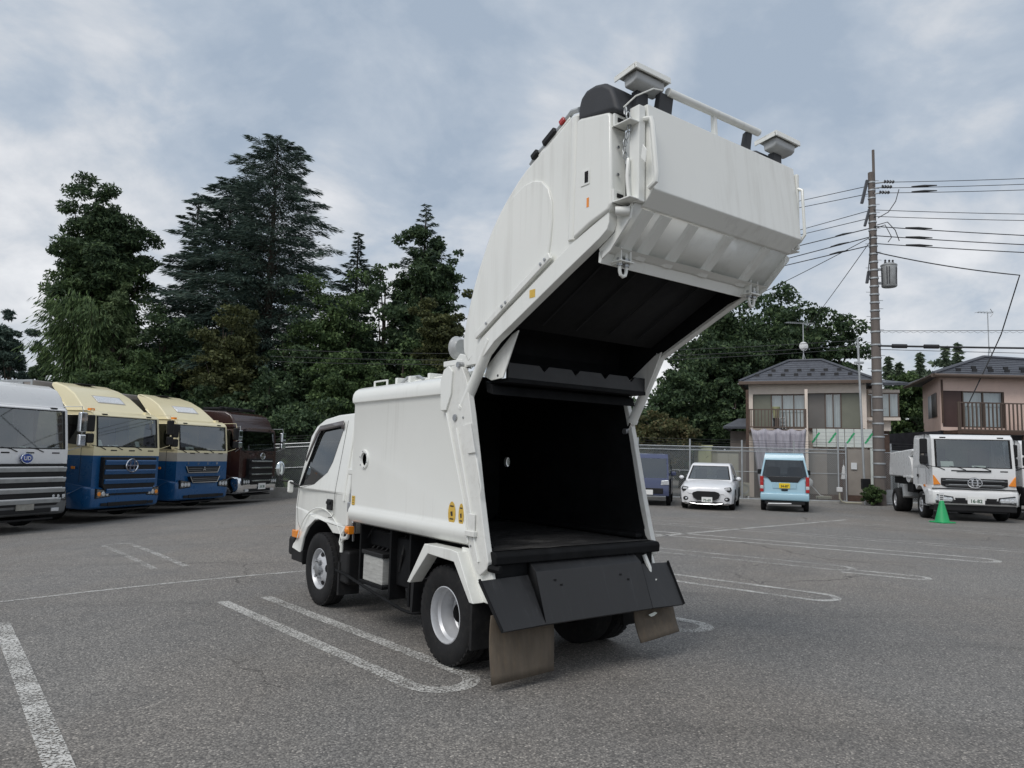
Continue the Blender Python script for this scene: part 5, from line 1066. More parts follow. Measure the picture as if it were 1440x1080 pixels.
# recessed upper floor behind the openings: shutters, windows, posts
yb = YH+.9
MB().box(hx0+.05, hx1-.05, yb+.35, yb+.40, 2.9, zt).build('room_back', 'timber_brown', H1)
for a, b, m in ((1059, 1084, 'shutter_olive'), (1136, 1160, 'shutter_grey'), (1184, 1212, 'shutter_olive')): MB().box(hx(a), hx(b), YH+.10, YH+.14, hz(602), hz(553)).build('storm_shutter', m, H1, bevel=.01)
window(H1, hx(1084), hx(1133), hz(602), hz(554), YH+.12, 3); window(H1, hx(1160), hx(1184), hz(602), hz(553), YH+.12, 2)
for a in (1053, 1134): MB().box(hx(a)-.06, hx(a)+.06, YH-.90, YH-.78, 0, hz(550)).build('balcony_post', 'timber_brown' if a == 1053 else 'render_cream', H1)
MB().box(hx(1054), hx(1134), YH-.9, YH, hz(606)-.08, hz(606)).build('balcony_floor', 'timber_brown', H1)
railing(H1, hx(1055), hx(1134), YH-.88, hz(603), hz(577), 16, 'alu_bronze')
MB().box(hx(1136), hx(1216), YH-.14, YH-.02, hz(605), hz(602)).build('wall_ledge', 'timber_brown', H1)
RK = hturn(thing('laundry_rack', (0, 0, 0), 0, 'small white rack on the balcony of the cream house', 'rack'))
for q in (1097, 1101, 1105): MB().box(hx(q)-.02, hx(q)+.02, YH-.5, YH-.1, hz(604), hz(588)).build('rack_leg', 'clean_white', RK)
for q in (588, 593, 598): MB().box(hx(1097), hx(1105), YH-.5, YH-.12, hz(q)-.02, hz(q)).build('rack_shelf', 'clean_white', RK)
BX_ = hturn(thing('storage_box', (0, 0, 0), 0, 'dark storage box on the balcony of the cream house', 'box')); MB().box(hx(1088), hx(1096), YH-.6, YH-.3, hz(604), hz(591)).build('box_body', 'ink', BX_, bevel=.02); MB().box(hx(1087.5), hx(1096.5), YH-.62, YH-.28, hz(591), hz(589)).build('box_lid', 'ink', BX_, bevel=.01)
PT = hturn(thing('plant_pot', (0, 0, 0), 0, 'tall olive plant pot standing on the dark balcony box', 'pot')); MB().lathe([(.001, hz(589)), (.11, hz(589)), (.16, hz(575)), (.18, hz(574)), (.18, hz(573)), (.14, hz(573))], 14, (hx(1092), YH-.45, 0), 'z').build('pot_body', 'panel_olive', PT)
# tarp hanging from the balcony, with folds
tp = hturn(thing('grey_tarp', (0, 0, 0), 0, 'grey tarp hanging below the balcony of the cream house', 'tarp'))
rows = []
for j in range(13):
    v = j/12; z = lerp(hz(604), hz(690), v); rows.append([(lerp(hx(1058)+.35*v, hx(1133)-.12*v, i/30), YH-.98+.10*math.sin(i*.9+v*2)*(.3+v)+.05*math.sin(i*2.3+v*5), z-.10*math.sin(math.pi*(i % 7.5)/7.5)*(1-v)) for i in range(31)])
MB().sheet(rows).build('tarp_sheet', 'tarp', tp, solid=.01)
# insulation boards with green print
for i, (a, b) in enumerate(((1142, 1148), (1148, 1161), (1161, 1175), (1175, 1187), (1187, 1200), (1200, 1212), (1212, 1226))):
    bo = MB().box(hx(a)+.01, hx(b)-.01, YH-.22, YH-.18, hz(628), hz(603)).build('insulation_board', 'foam_board', H1, bevel=.006)
    if i in (0, 2, 4, 6):
        cx = (hx(a)+hx(b))/2+.05; cz = (hz(628)+hz(603))/2; pr = MB()
        for q in (-1, 0, 1): pr.obox((cx+q*.09, YH-.224, cz+q*.14), (.20, .003, .075), Matrix.Rotation(R(-50), 3, 'Y'))
        pr.build('board_print', 'print_green', bo, smooth=0)
    for q in range(1, 5): MB().box(hx(a)+.02, hx(b)-.02, YH-.223, YH-.221, lerp(hz(628), hz(603), q/5)-.006, lerp(hz(628), hz(603), q/5)+.006).build('board_line', 'galvanized', bo, smooth=0)
# ground floor veranda
for i, (a, b, m) in enumerate(((1136, 1162, 'veranda_panel'), (1162, 1178, 'shutter_grey'), (1178, 1190, 'timber_brown'), (1190, 1222, 'veranda_panel'))): MB().box(hx(a), hx(b), YH-.30+.03*(i % 2), YH-.2, .25, hz(631)).build('veranda_panel', m, H1, bevel=.01)
MB().box(hx(1136), hx(1224), YH-.34, YH-.2, .0, .25).build('veranda_base', 'timber_brown', H1); MB().box(hx(1222), hx(1227), YH-.32, YH-.1, 0, hz(629)).build('corner_board', 'foam_board', H1)
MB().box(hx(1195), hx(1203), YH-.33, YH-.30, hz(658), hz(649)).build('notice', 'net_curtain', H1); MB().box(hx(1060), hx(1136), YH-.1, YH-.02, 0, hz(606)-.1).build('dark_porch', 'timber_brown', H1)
# low wing on the left and the bay on the right
WG = MB().box(hx(1026), hx(1053)-.02, YH+.3, YH+2.2, 0, hz(607)).build('low_wing', mat('wing_wall', (.20, .17, .15), .8, var=.15), H1)
MB().add([(hx(1018), YH-.3, hz(604)), (hx(1054), YH-.3, hz(604)), (hx(1054), YH+2.2, hz(588)), (hx(1034), YH+2.2, hz(588)), (hx(1018), YH+3, hz(604))], [(0, 1, 2, 3), (0, 3, 4)]).build('wing_roof', 'roof_tile', H1, smooth=0, solid=.10)
bx0, bx1 = hx(1219)+.02, hx(1268)
BW = MB().box(bx0, bx1-.35, YH+.65, YH+3.3, hz(604), hz(546)).build('bay_wall', 'render_cream', H1)
MB().box(bx0, bx1, YH+.35, YH+.64, hz(590), hz(586)).build('bay_sill', 'render_cream', H1); window(H1, bx0+.15, bx1-.03, hz(586), hz(552), YH+.45, 3); MB().box(bx0+.1, bx1, YH+.44, YH+.64, hz(552), hz(548)).build('bay_head', 'render_cream', H1)
MB().add([(bx0-.1, YH+.1, hz(543)), (bx1+.3, YH+.1, hz(543)), (bx1-.4, YH+2.6, hz(531)), (bx0-.1, YH+2.6, hz(531))], [(0, 1, 2, 3)]).build('bay_roof', 'roof_tile', H1, smooth=0, solid=.12)
MB().box(bx0, bx1-.4, YH+.8, YH+3.3, 0, hz(604)).build('bay_undercroft', 'timber_brown', H1)
# antenna and dish on the roof
def antenna(px, py_top, py_base, Y, label, dish=False):
    b = at(px, py_base, Y); t_ = at(px, py_top, Y); A = thing('roof_antenna', (b.x, b.y, b.z), .1, label, 'antenna'); h = t_.z-b.z
    MB().tube([(0, 0, 0), (0, 0, h)], .022, 6).build('mast', 'galvanized', A)
    for sg in (1, -1): MB().tube([(sg*.16, -.1, -.35), (0, 0, .35)], .015, 5).build('mast_leg', 'galvanized', A)
    MB().tube([(0, .05, -.35), (0, 0, .35)], .015, 5).build('mast_leg', 'galvanized', A)
    MB().tube([(-.85 if dish else -.55, 0, h), (.55 if dish else .2, 0, h)], .016, 5).build('boom', 'galvanized', A)
    for i in range(14 if dish else 5): x = lerp(-.82 if dish else -.5, .5 if dish else .15, i/(13 if dish else 4)); MB().tube([(x, -.22, h+.02), (x, .22, h+.02)], .008, 4).build('element', 'galvanized', A)
    if dish: MB().lathe([(.001, 0), (.12, .012), (.21, .045), (.22, .05)], 20, (0, -.08, h*.38), 'y').build('dish', 'clean_white', A); MB().tube([(0, -.05, h*.38-.2), (0, -.30, h*.38-.15)], .012, 5).build('dish_arm', 'ink', A)
    else: MB().tube([(.15, 0, h-.18), (.28, 0, h), (.15, 0, h+.2)], .02, 5).build('reflector', 'galvanized', A)
antenna(1130, 455, 507, YH+.9, 'antenna with white dish on the cream house roof', True); antenna(1391, 440, 497, 34.5, 'small antenna on the pink house roof')
# -- pink house
YP = 31.0
def qz(py, px=1360): return at(px, py, YP).z
def qx(px): return at(px, 560, YP).x
H2 = thing('pink_house', (0, 0, 0), 0, 'two-storey pink house with brown balcony railing behind the white truck', 'house')
x0, x1 = qx(1322), qx(1322)+9; zt2 = qz(529); zb2 = qz(606)
b = MB().holed([(x0, zb2), (x1, zb2), (x1, zt2), (x0, zt2)], [[(qx(1325), zb2+.15), (qx(1412), zb2+.15), (qx(1412), qz(550)), (qx(1325), qz(550))]], lambda x, z: (x, YP, z))
pl = [at(1297, 540, YP+4.2), at(1297, 611, YP+4.2)]; xl = pl[0].x
lw = lambda t, z: (lerp(x0, xl, t), lerp(YP, YP+4.2, t), z)
b.holed([(0, zb2), (1, zb2), (1, zt2), (0, zt2)], [[(.17, qz(585)), (.68, qz(585)), (.68, qz(551)), (.17, qz(551))]], lambda t, z: lw(t, z))
b.add([(x1, YP, zb2), (x1, YP+6, zb2), (x1, YP+6, zt2), (x1, YP, zt2)], [(0, 1, 2, 3)]).add([(xl, YP+4.2, zb2), (x1, YP+6, zb2), (x1, YP+6, zt2), (xl, YP+4.2, zt2)], [(0, 1, 2, 3)])
b.build('wall', 'render_pink', H2, smooth=0)
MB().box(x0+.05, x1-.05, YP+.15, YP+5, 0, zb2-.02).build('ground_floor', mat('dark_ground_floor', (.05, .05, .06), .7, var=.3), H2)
for t in (.42,): MB().add([lw(.17, qz(585)), lw(.42, qz(585)), lw(.42, qz(551)), lw(.17, qz(551))], [(0, 1, 2, 3)]).build('side_shutter', 'shutter_grey', H2, solid=.04); MB().add([lw(.42, qz(585)), lw(.68, qz(585)), lw(.68, qz(551)), lw(.42, qz(551))], [(0, 1, 2, 3)]).build('side_window', 'net_curtain', H2, solid=.03)
MB().box(qx(1325), qx(1353), YP+.05, YP+.10, zb2+.15, qz(550)).build('storm_shutter', mat('shutter_brown', (.085, .05, .045), .6, var=.1), H2, bevel=.01)
window(H2, qx(1354), qx(1412), zb2+.15, qz(550), YP+.06, 2)
MB().box(x0+.1, x1, YP-1.0, YP, zb2-.16, zb2-.02).build('balcony_floor', 'timber_brown', H2); railing(H2, x0+.15, x1, YP-.95, zb2-.02, qz(568), 52, 'alu_bronze', slat=.05)
for x in (x0+.2, x0+2.9, x0+5.5): MB().box(x-.07, x+.07, YP-.98, YP-.84, 0, zb2-.16).build('balcony_post', 'timber_brown', H2)
MB().tube([(x0+.06, YP-.06, qz(535)), (x0+.06, YP-.06, qz(596))], .04, 8).build('downpipe', 'timber_brown', H2)
# roof follows the skewed plan
ez = zt2; oh = .5; A_ = Vector((x0-.55, YP-oh, ez)); B_ = Vector((x1+.4, YP-oh, ez)); C_ = Vector((x1+.4, YP+6.4, ez)); D_ = Vector((xl-.55, YP+4.7, ez)); rd0 = at(1383, 503, YP+2.8); rd1 = Vector((x1-2.5, YP+3.4, rd0.z))
RF = MB().add([A_, B_, C_, D_, rd0, rd1], [(0, 1, 5, 4), (1, 2, 5), (2, 3, 4, 5), (3, 0, 4), (3, 2, 1, 0)]).build('roof', 'roof_tile', H2, smooth=0)
MB().tube([A_+Vector((0, -.05, -.06)), B_+Vector((0, -.05, -.06))], .09, 8).build('gutter', 'alu_bronze', RF); MB().tube([A_+Vector((-.03, 0, -.06)), D_+Vector((-.03, 0, -.06))], .08, 8).build('gutter', 'alu_bronze', RF)
for p, q in ((A_, rd0), (rd0, rd1), (D_, rd0)): MB().tube([p+Vector((0, 0, .04)), q+Vector((0, 0, .04))], .08, 6).build('ridge_tile', 'roof_tile', RF)
for i in range(12):
    for row in (0, 1):
        v = .16+.14*row; p = A_.lerp(rd0, v); p = p+Vector((.7+.35*row+i*.7, 0, .05)); MB().box(p.x-.10, p.x+.10, p.y-.03, p.y+.03, p.z-.04, p.z+.09).build('snow_guard', 'ink', RF)
for i in range(1, 9): p = A_.lerp(rd0, i/9); q = B_.lerp(rd1, i/9); MB().tube([p+Vector((0, 0, .01)), q+Vector((0, 0, .01))], .016, 4).build('tile_course', 'roof_tile', RF)
# ---------------------------------------------------------------- fence
def mesh_mat():
    m, t, b = new_mat('chain_link'); o = t.nodes['Material Output']; tc = t.nodes.new('ShaderNodeTexCoord'); sp = t.nodes.new('ShaderNodeSeparateXYZ'); t.links.new(tc.outputs['Object'], sp.inputs[0])
    def mth(op, a, b_=None):
        n = t.nodes.new('ShaderNodeMath'); n.operation = op
        for i, v in enumerate((a, b_)):
            if v is None: continue
            if isinstance(v, (int, float)): n.inputs[i].default_value = v
            else: t.links.new(v, n.inputs[i])
        return n.outputs[0]
    x = mth('MULTIPLY', sp.outputs[0], 1/.075); z = mth('MULTIPLY', sp.outputs[2], 1/.075); res = None
    for s in ('ADD', 'SUBTRACT'):
        d = mth('ABSOLUTE', mth('SUBTRACT', mth('FRACT', mth(s, x, z)), .5)); k = mth('GREATER_THAN', d, .41); res = k if res is None else mth('MAXIMUM', res, k)
    b.inputs['Base Color'].default_value = (.34, .36, .36, 1); b.inputs['Metallic'].default_value = .5; b.inputs['Roughness'].default_value = .5
    tr = t.nodes.new('ShaderNodeBsdfTransparent'); mx = t.nodes.new('ShaderNodeMixShader'); t.links.new(res, mx.inputs[0]); t.links.new(tr.outputs[0], mx.inputs[1]); t.links.new(b.outputs[0], mx.inputs[2]); t.links.new(mx.outputs[0], o.inputs[0])
mesh_mat(); YF = 29.2
def fence(name, label, x0, x1, Y, top, step, barbed=True, group=None):
    g0 = min(gz(x0), gz(x1)); F_ = thing(name, ((x0+x1)/2, Y, 0), 0, label, 'fence', group); cx = (x0+x1)/2; k = max(1, round((x1-x0)/step)); gf = lambda x: gz(x+cx)
    for i in range(k+1):
        x = lerp(x0, x1, i/k)-cx; g = gf(x)
        MB().tube([(x, 0, g-.05), (x, 0, g+top+(.30 if barbed else .02))], .035, 8).build('post', 'galvanized', F_)
        if i < k:
            x2 = lerp(x0, x1, (i+1)/k)-cx; g2 = gf(x2)
            for z, r in ((top, .024), (top-.14, .020), (.10, .022), (top*.55, .016)): MB().tube([(x, 0, g+z), (x2, 0, g2+z)], r, 6).build('rail', 'galvanized', F_)
            MB().add([(x, .02, g+.08), (x2, .02, g2+.08), (x2, .02, g2+top), (x, .02, g+top)], [(0, 1, 2, 3)]).build('mesh_panel', 'chain_link', F_, smooth=0)
            if barbed:
                for z in (.10, .20, .30): MB().tube([(x, 0, g+top+z), ((x+x2)/2, 0, (g+g2)/2+top+z-.01), (x2, 0, g2+top+z)], .006, 4).build('barbed_wire', 'wire', F_)
    return F_
fence('chain_link_fence', 'long chain-link fence with barbed wire across the back of the lot', -13.6, 13.4, YF, 2.12, 2.12)
fence('chain_link_fence', 'short chain-link fence beside the utility pole and white truck', 15.2, 27.0, YF, 2.12, 2.1)
gx0, gx1 = at(1243, 640, 28.9).x, at(1262, 640, 28.9).x
GT = thing('mesh_gate', ((gx0+gx1)/2, 28.9, 0), 0, 'narrow mesh gate leaf right of the utility pole', 'gate'); hwd = (gx1-gx0)/2
MB().tube([(-hwd, 0, .05), (-hwd, 0, 2.05), (hwd, 0, 2.05), (hwd, 0, .05), (-hwd, 0, .05)], .03, 6).build('gate_frame', 'galvanized', GT); MB().add([(-hwd, .01, .05), (hwd, .01, .05), (hwd, .01, 2.05), (-hwd, .01, 2.05)], [(0, 1, 2, 3)]).build('gate_mesh', 'chain_link', GT, smooth=0)
MB().box(-hwd, hwd, -.012, .0, .10, .60).build('kick_panel', 'galvanized', GT)
KB = MB().box(-13.6, 27, YF-.1, YF+.1, -.45, .09).build('fence_kerb', mat('kerb_concrete', (.33, .32, .30), .9, var=.15, dirt=.4), None, bevel=.01); tag(KB, kind='structure')
# -- yard things behind the fence
def yard_box(name, px0, px1, py0, Y, depth, m, label, cat):
    a, b = at(px0, 690, Y), at(px1, 690, Y); h = at((px0+px1)/2, py0, Y).z; t = thing(name, ((a.x+b.x)/2, Y, 0), 0, label, cat); w = (b.x-a.x)/2
    MB().box(-w, w, 0, depth, .05, h-.06).build('carcass', m, t, bevel=.01); MB().box(-w-.04, w+.04, -.05, depth+.04, h-.06, h).build('top', m, t, bevel=.015)
    MB().box(-w+.03, -.01, -.02, 0, .12, h-.12).build('door', m, t, bevel=.006); MB().box(.01, w-.03, -.02, 0, .12, h-.12).build('door', m, t, bevel=.006); MB().box(.03, .06, -.04, -.02, h*.45, h*.55).build('door_handle', 'steel', t); return t
yard_box('storage_shed', 1009, 1039, 634, 30.6, .9, 'shed_beige', 'beige metal storage shed behind the fence and white hatchback', 'shed')
yard_box('storage_cabinet', 982, 1001, 626, 31.4, .7, 'panel_olive', 'pale yellow-green cabinet behind the fence', 'cabinet')
AC = thing('air_conditioner', (at(1047, 690, 30.8).x, 30.8, 0), 0, 'grey outdoor air conditioner unit beside the beige shed', 'air conditioner')
MB().box(-.22, .22, 0, .3, .14, .68).build('casing', 'shed_beige', AC, bevel=.02); MB().lathe([(.17, -.012), (.19, -.02), (.20, -.005)], 18, (-.02, 0, .42), 'y').build('fan_guard', 'steel', AC); MB().box(-.2, -.14, .02, .28, 0, .14).build('foot', 'clean_white', AC); MB().box(.14, .2, .02, .28, 0, .14).build('foot', 'clean_white', AC)
UM = thing('closed_umbrella', (at(1187, 690, 30.4).x, 30.4, 0), 0, 'closed white umbrella hanging behind the fence', 'umbrella'); MB().tube([(0, 0, 0), (0, 0, 1.75)], .012, 6).build('shaft', 'steel', UM); MB().lathe([(.001, 1.55), (.05, 1.45), (.09, 1.15), (.12, .95), (.02, .9)], 12, axis='z').build('canopy', 'clean_white', UM)
HC2 = thing('hand_cart', (at(1150, 700, 30.0).x, 30.0, 0), .2, 'white hand cart leaning behind the fence near the blue van', 'cart'); MB().tube([(-.35, 0, .75), (.1, 0, .28), (.35, 0, .22)], .02, 6).build('handle', 'clean_white', HC2); MB().ball((-.35, 0, .78), (.15, .04, .17)).build('hand_shield', 'clean_white', HC2); MB().box(.0, .55, -.15, .15, .12, .25).build('tray', 'shed_beige', HC2, bevel=.03)
for x in (.08, .45): MB().lathe([(.10, -.02), (.12, 0), (.10, .02)], 14, (x, 0, .12), 'y').build('wheel', 'rubber', HC2)
# -- utility pole
PX, PY = at(1238, 711, 28.6).x, 28.6
UP = thing('utility_pole', (PX, PY, 0), 0, 'tall brown-grey utility pole with transformer and wires', 'utility pole')
def pz(py, px=1226): return at(px, py, PY).z
lean = (at(1224, 300, PY).x-PX)/pz(300)
ztop = pz(243); MB().tube([(lean*z*.35, 0, z) for z in (0, 3, 6, 9, ztop)], [.225, .20, .175, .15, .125], 16).build('shaft', 'concrete_pole', UP)
LX = lambda z: lean*z*.35
MB().tube([(LX(ztop)+.10, 0, ztop-1.4), (LX(ztop)+.10, 0, pz(211))], .055, 8).build('top_pipe', 'concrete_pole', UP); 
z = 1.1
while z < ztop-.3:
    r = lerp(.225, .125, z/ztop)+.006; MB().lathe([(r, -.03), (r+.012, -.03), (r+.012, .03), (r, .03)], 16, (LX(z), 0, z), 'z').build('steel_band', 'galvanized', UP)
    if z > 2.5: MB().tube([(LX(z)+(r if int(z*2) % 2 else -r), 0, z+.1), (LX(z)+(r+.16 if int(z*2) % 2 else -r-.16), 0, z+.1)], .012, 5).build('step_bolt', 'galvanized', UP)
    z += .52 if z < 7 else .33
for k, (py, sg) in enumerate(((259, 1), (266, 1), (274, 1))):
    zz = pz(py); MB().tube([(LX(zz)-.1, -.02, zz), (LX(zz)+.75-.12*k, -.25, zz+.05)], .03, 6).build('crossarm', 'galvanized', UP)
    for q in range(4): MB().lathe([(.02, -.03), (.075, -.02), (.05, .03)], 10, (LX(zz)+.45-.1*k+.11*q, -.2, zz+.04), 'x').build('insulator', 'insulator', UP)
MB().obox((LX(10)-.30, 0, pz(270)), (.10, .10, 1.0), Matrix.Rotation(R(14), 3, 'Y')).build('switch_arm', 'insulator', UP); MB().obox((LX(9.5)-.22, 0, pz(306)), (.08, .1, .75), Matrix.Rotation(R(16), 3, 'Y')).build('switch_arm', 'insulator', UP)
MB().obox((LX(6)-.26, 0, pz(390)), (.09, .1, .5), Matrix.Rotation(R(10), 3, 'Y')).build('cutout', 'insulator', UP)
zz = pz(387); tf = MB().lathe([(.001, -.50), (.26, -.48), (.29, -.44), (.29, .36), (.31, .38), (.31, .42), (.20, .48), (.001, .50)], 20, (LX(zz)+.58, -.05, zz), 'z').build('transformer', mat('transformer_grey', (.36, .37, .37), .5, .2, var=.15, dirt=.4), UP)
for dx in (-.14, .02, .16): MB().lathe([(.03, .48), (.05, .52), (.03, .56), (.05, .60), (.02, .64)], 8, (LX(zz)+.58+dx, -.05, zz), 'z').build('bushing', 'insulator', UP)
for q in range(5): MB().tube([(LX(zz)+.58+.29*math.cos(q), -.05-.29*abs(math.sin(q)), zz-.4), (LX(zz)+.58+.32*math.cos(q), -.05-.32*abs(math.sin(q)), zz+.3)], .018, 5).build('cooling_fin', 'insulator', UP)
MB().box(LX(zz)+.1, LX(zz)+.32, -.04, .04, zz-.35, zz-.27).box(LX(zz)+.1, LX(zz)+.32, -.04, .04, zz+.2, zz+.28).build('transformer_bracket', 'galvanized', UP)
for pts in ([(.1,-.15,pz(318)),(.5,-.2,pz(314)),(.8,-.2,pz(325)),(.95,-.2,pz(340))],[(.1,-.15,pz(322)),(.4,-.2,pz(318)),(.65,-.2,pz(335)),(.5,-.2,pz(342))],[(.15,-.15,pz(308)),(.55,-.2,pz(300)),(.85,-.2,pz(285)),(1.0,-.2,pz(268))],[(-.15,-.1,pz(330)),(-.2,-.1,pz(360)),(-.3,-.1,pz(388))]): MB().tube([(p[0]+LX(p[2]), p[1], p[2]) for p in pts], .018, 5).build('jumper', 'wire', UP)
def wire(pts, label, group=None, sag=.3, r=.016, n=14, sleeve=(), name='power_line'):
    """one strung line; splices are its parts"""
    P_ = []; pts = [Vector(p) for p in pts]
    for j, (a, b) in enumerate(zip(pts, pts[1:])): P_ += [a.lerp(b, i/n)-Vector((0, 0, (sag if j == 0 else 0)*4*(i/n)*(1-i/n))) for i in range(n+(j == len(pts)-2))]
    w = tag(MB().tube(P_, r, 5).build(name, 'wire'), label, 'wire', group); a, b = pts[0], pts[1]
    for t0, t1 in sleeve: MB().tube([a.lerp(b, t0), a.lerp(b, (t0+t1)/2), a.lerp(b, t1)], [.02, .05, .02], 6).build('splice', 'wire', w)
    return w
def ep(py): zq = pz(py); return Vector((PX+LX(zq), PY-.15, zq))
ORD = 'topmost second third fourth fifth sixth seventh eighth'.split()
for y0, y1, s in ((258,250,0),(266,258,1),(273,266,1),(297,300,0),(306,309,0),(320,330,1),(333,343,1),(344,354,1)):
    a = ep(y0)+Vector((.35 if y0 < 290 else 0, 0, 0)); b_ = at(1440, y1, 28); b_ = a+(b_-a)*3; b_.z += .3
    wire((a, b_), '%s power line counted from the top right of the utility pole' % ORD.pop(0), 'power lines right of the pole', .15, .014 if y0 < 310 else .020, 14, [(.07, .13)] if s else ())
ORD = 'topmost second third fourth fifth sixth seventh'.split()
for y0, x1, y1 in ((262,1125,281),(273,1127,290),(296,1128,321),(307,1128,328),(321,1128,343),(333,1115,360),(345,1112,370)):
    a = ep(y0); b_ = at(x1, y1, 34.5); b_ = a+(b_-a)*14; wire((a, b_), '%s power line counted from the top left of the utility pole' % ORD.pop(0), 'power lines left of the pole', .2, .016 if y0 < 310 else .022, 20, [(.02, .035)] if y0 > 315 else ())
a = ep(332)
for q, lab in ((at(1117, 388, 34), 'thin wire slanting from the utility pole towards the tailgate corner'), (at(1165, 420, 36), 'steepest thin wire slanting from the utility pole into the treetops')): wire((a, a+(q-a)*1.7), lab, 'slanting wires left of the pole', .05, .016)
wire((ep(356), at(1434, 387, 27.5), at(1408, 470, 29.6), at(1398, 492, 30.4), at(1360, 572, 30.6)), 'dark service cable dropping from the utility pole to the pink house', None, .1, .024, 10, name='service_cable')
tel = []
for y0, y1, r, lab in ((466,464,.012,'thin messenger wire with wavy hangers right of the utility pole'),(487,489,.040,'thick black telephone cable right of the utility pole'),(492,496,.012,'thin cable just below the thick black telephone cable')):
    a = ep(y0); tel.append(wire((a, a+(at(1440, y1, 28)-a)*2.5), lab, None, .02, r, name='telephone_cable'))
for t0 in (.10, .32): a = ep(487); b_ = at(1440, 489, 28); MB().tube([a.lerp(b_, t0), a.lerp(b_, t0+.10)], .085, 8).build('splice_case', 'ink', tel[1])
for i in range(22): a = at(1240+i*10, 466, 28); MB().tube([a, a+Vector((.13, 0, -.06)), a+Vector((.27, 0, 0))], .008, 4).build('spiral_hanger', 'galvanized', tel[0])
# thin mast with black box in front of the fence
ML = at(1217, 712, 28.9); MS = thing('steel_mast', (ML.x, ML.y, 0), 0, 'thin pale steel mast with black box left of the utility pole', 'mast')
mtop = at(1206, 475, ML.y); MB().tube([(0, 0, 0), (mtop.x-ML.x, 0, mtop.z)], .045, 8).build('mast_tube', 'galvanized', MS); q = at(1208, 510, ML.y); MB().box(q.x-ML.x-.18, q.x-ML.x+.18, -.05, .05, q.z-.04, q.z+.04).build('mast_bracket', 'galvanized', MS, bevel=.01)
MB().box(-.19, .16, -.16, -.04, at(1215, 688, 28.9).z, at(1215, 673, 28.9).z).build('black_box', 'black_plastic', MS, bevel=.03)
for y1, x1, lab in ((503, 380, 'upper'), (513, 380, 'middle'), (520, 380, 'lowest')): wire(((mtop.x, ML.y, mtop.z-.1-(y1-503)*.02), at(x1, y1-12, 31.5)), lab+' of three low cables from the steel mast crossing the trees', 'low cables left of the mast', .35, .012, 20, name='telephone_cable')
JB = at(1180, 688, 28.95); J_ = thing('junction_box', (JB.x, 28.95, 0), 0, 'small white junction box with curved pipe on a fence post', 'junction box'); MB().box(-.1, .1, -.09, .02, JB.z-.10, JB.z+.08).build('box', 'clean_white', J_, bevel=.015)
MB().tube([(0, -.03, JB.z-.08), (0, -.03, .22), (.08, -.03, .10), (.25, -.03, .05), (.85, -.03, .05)], .035, 8).build('conduit', 'shed_beige', J_); MB().tube([(-.02, -.02, JB.z), (-.02, -.02, 2.95)], .03, 6).build('riser', 'galvanized', J_)
# ---------------------------------------------------------------- trees
def leaf_mat(name, dark, mid, light, transl=.25):
    m, t, b = new_mat(name); g = t.nodes.new('ShaderNodeNewGeometry'); c = ramp(t, g.outputs['Random Per Island'], [(.0, dark), (.55, mid), (1., light)]).outputs[0]
    n = noise_node(t, .55, 3, .6); k = ramp(t, n.outputs['Fac'], [(.35, (.70, .72, .72)), (.68, (1.25, 1.22, 1.1))]).outputs[0]; c = mixcol(t, 1., c, k, 'MULTIPLY')
    t.links.new(c, b.inputs['Base Color']); b.inputs['Roughness'].default_value = .62; b.inputs['Specular IOR Level'].default_value = .25
    o = t.nodes['Material Output']; tr = t.nodes.new('ShaderNodeBsdfTranslucent'); t.links.new(c, tr.inputs[0]); mx = t.nodes.new('ShaderNodeMixShader'); mx.inputs[0].default_value = transl
    t.links.new(b.outputs[0], mx.inputs[1]); t.links.new(tr.outputs[0], mx.inputs[2]); t.links.new(mx.outputs[0], o.inputs[0])
leaf_mat('leaf_dark', (0.036, 0.061, 0.036), (0.066, 0.111, 0.058), (0.124, 0.179, 0.086)); leaf_mat('leaf_mid', (0.043, 0.076, 0.034), (0.085, 0.138, 0.057), (0.146, 0.213, 0.085))
leaf_mat('leaf_olive', (.050, .062, .028), (.090, .104, .045), (.145, .155, .065)); leaf_mat('leaf_pale', (0.070, 0.109, 0.051), (0.132, 0.189, 0.095), (0.213, 0.278, 0.142))
leaf_mat('needle_dark', (0.031, 0.053, 0.046), (0.056, 0.086, 0.074), (0.099, 0.142, 0.111), .12); leaf_mat('needle_blue', (0.036, 0.061, 0.056), (0.066, 0.105, 0.090), (0.124, 0.169, 0.139), .12)
leaf_mat('leaf_far', (0.095, 0.135, 0.101), (0.149, 0.203, 0.142), (0.203, 0.257, 0.176)); leaf_mat('leaf_autumn', (.060, .074, .034), (.112, .122, .055), (.20, .16, .085))  # far trees: distance haze is put into their paler leaf colour
mat('bark', (.055, .042, .033), .9, var=.3, scale=9, stretch=(1, 1, .2), bmp=.4, bscale=30)
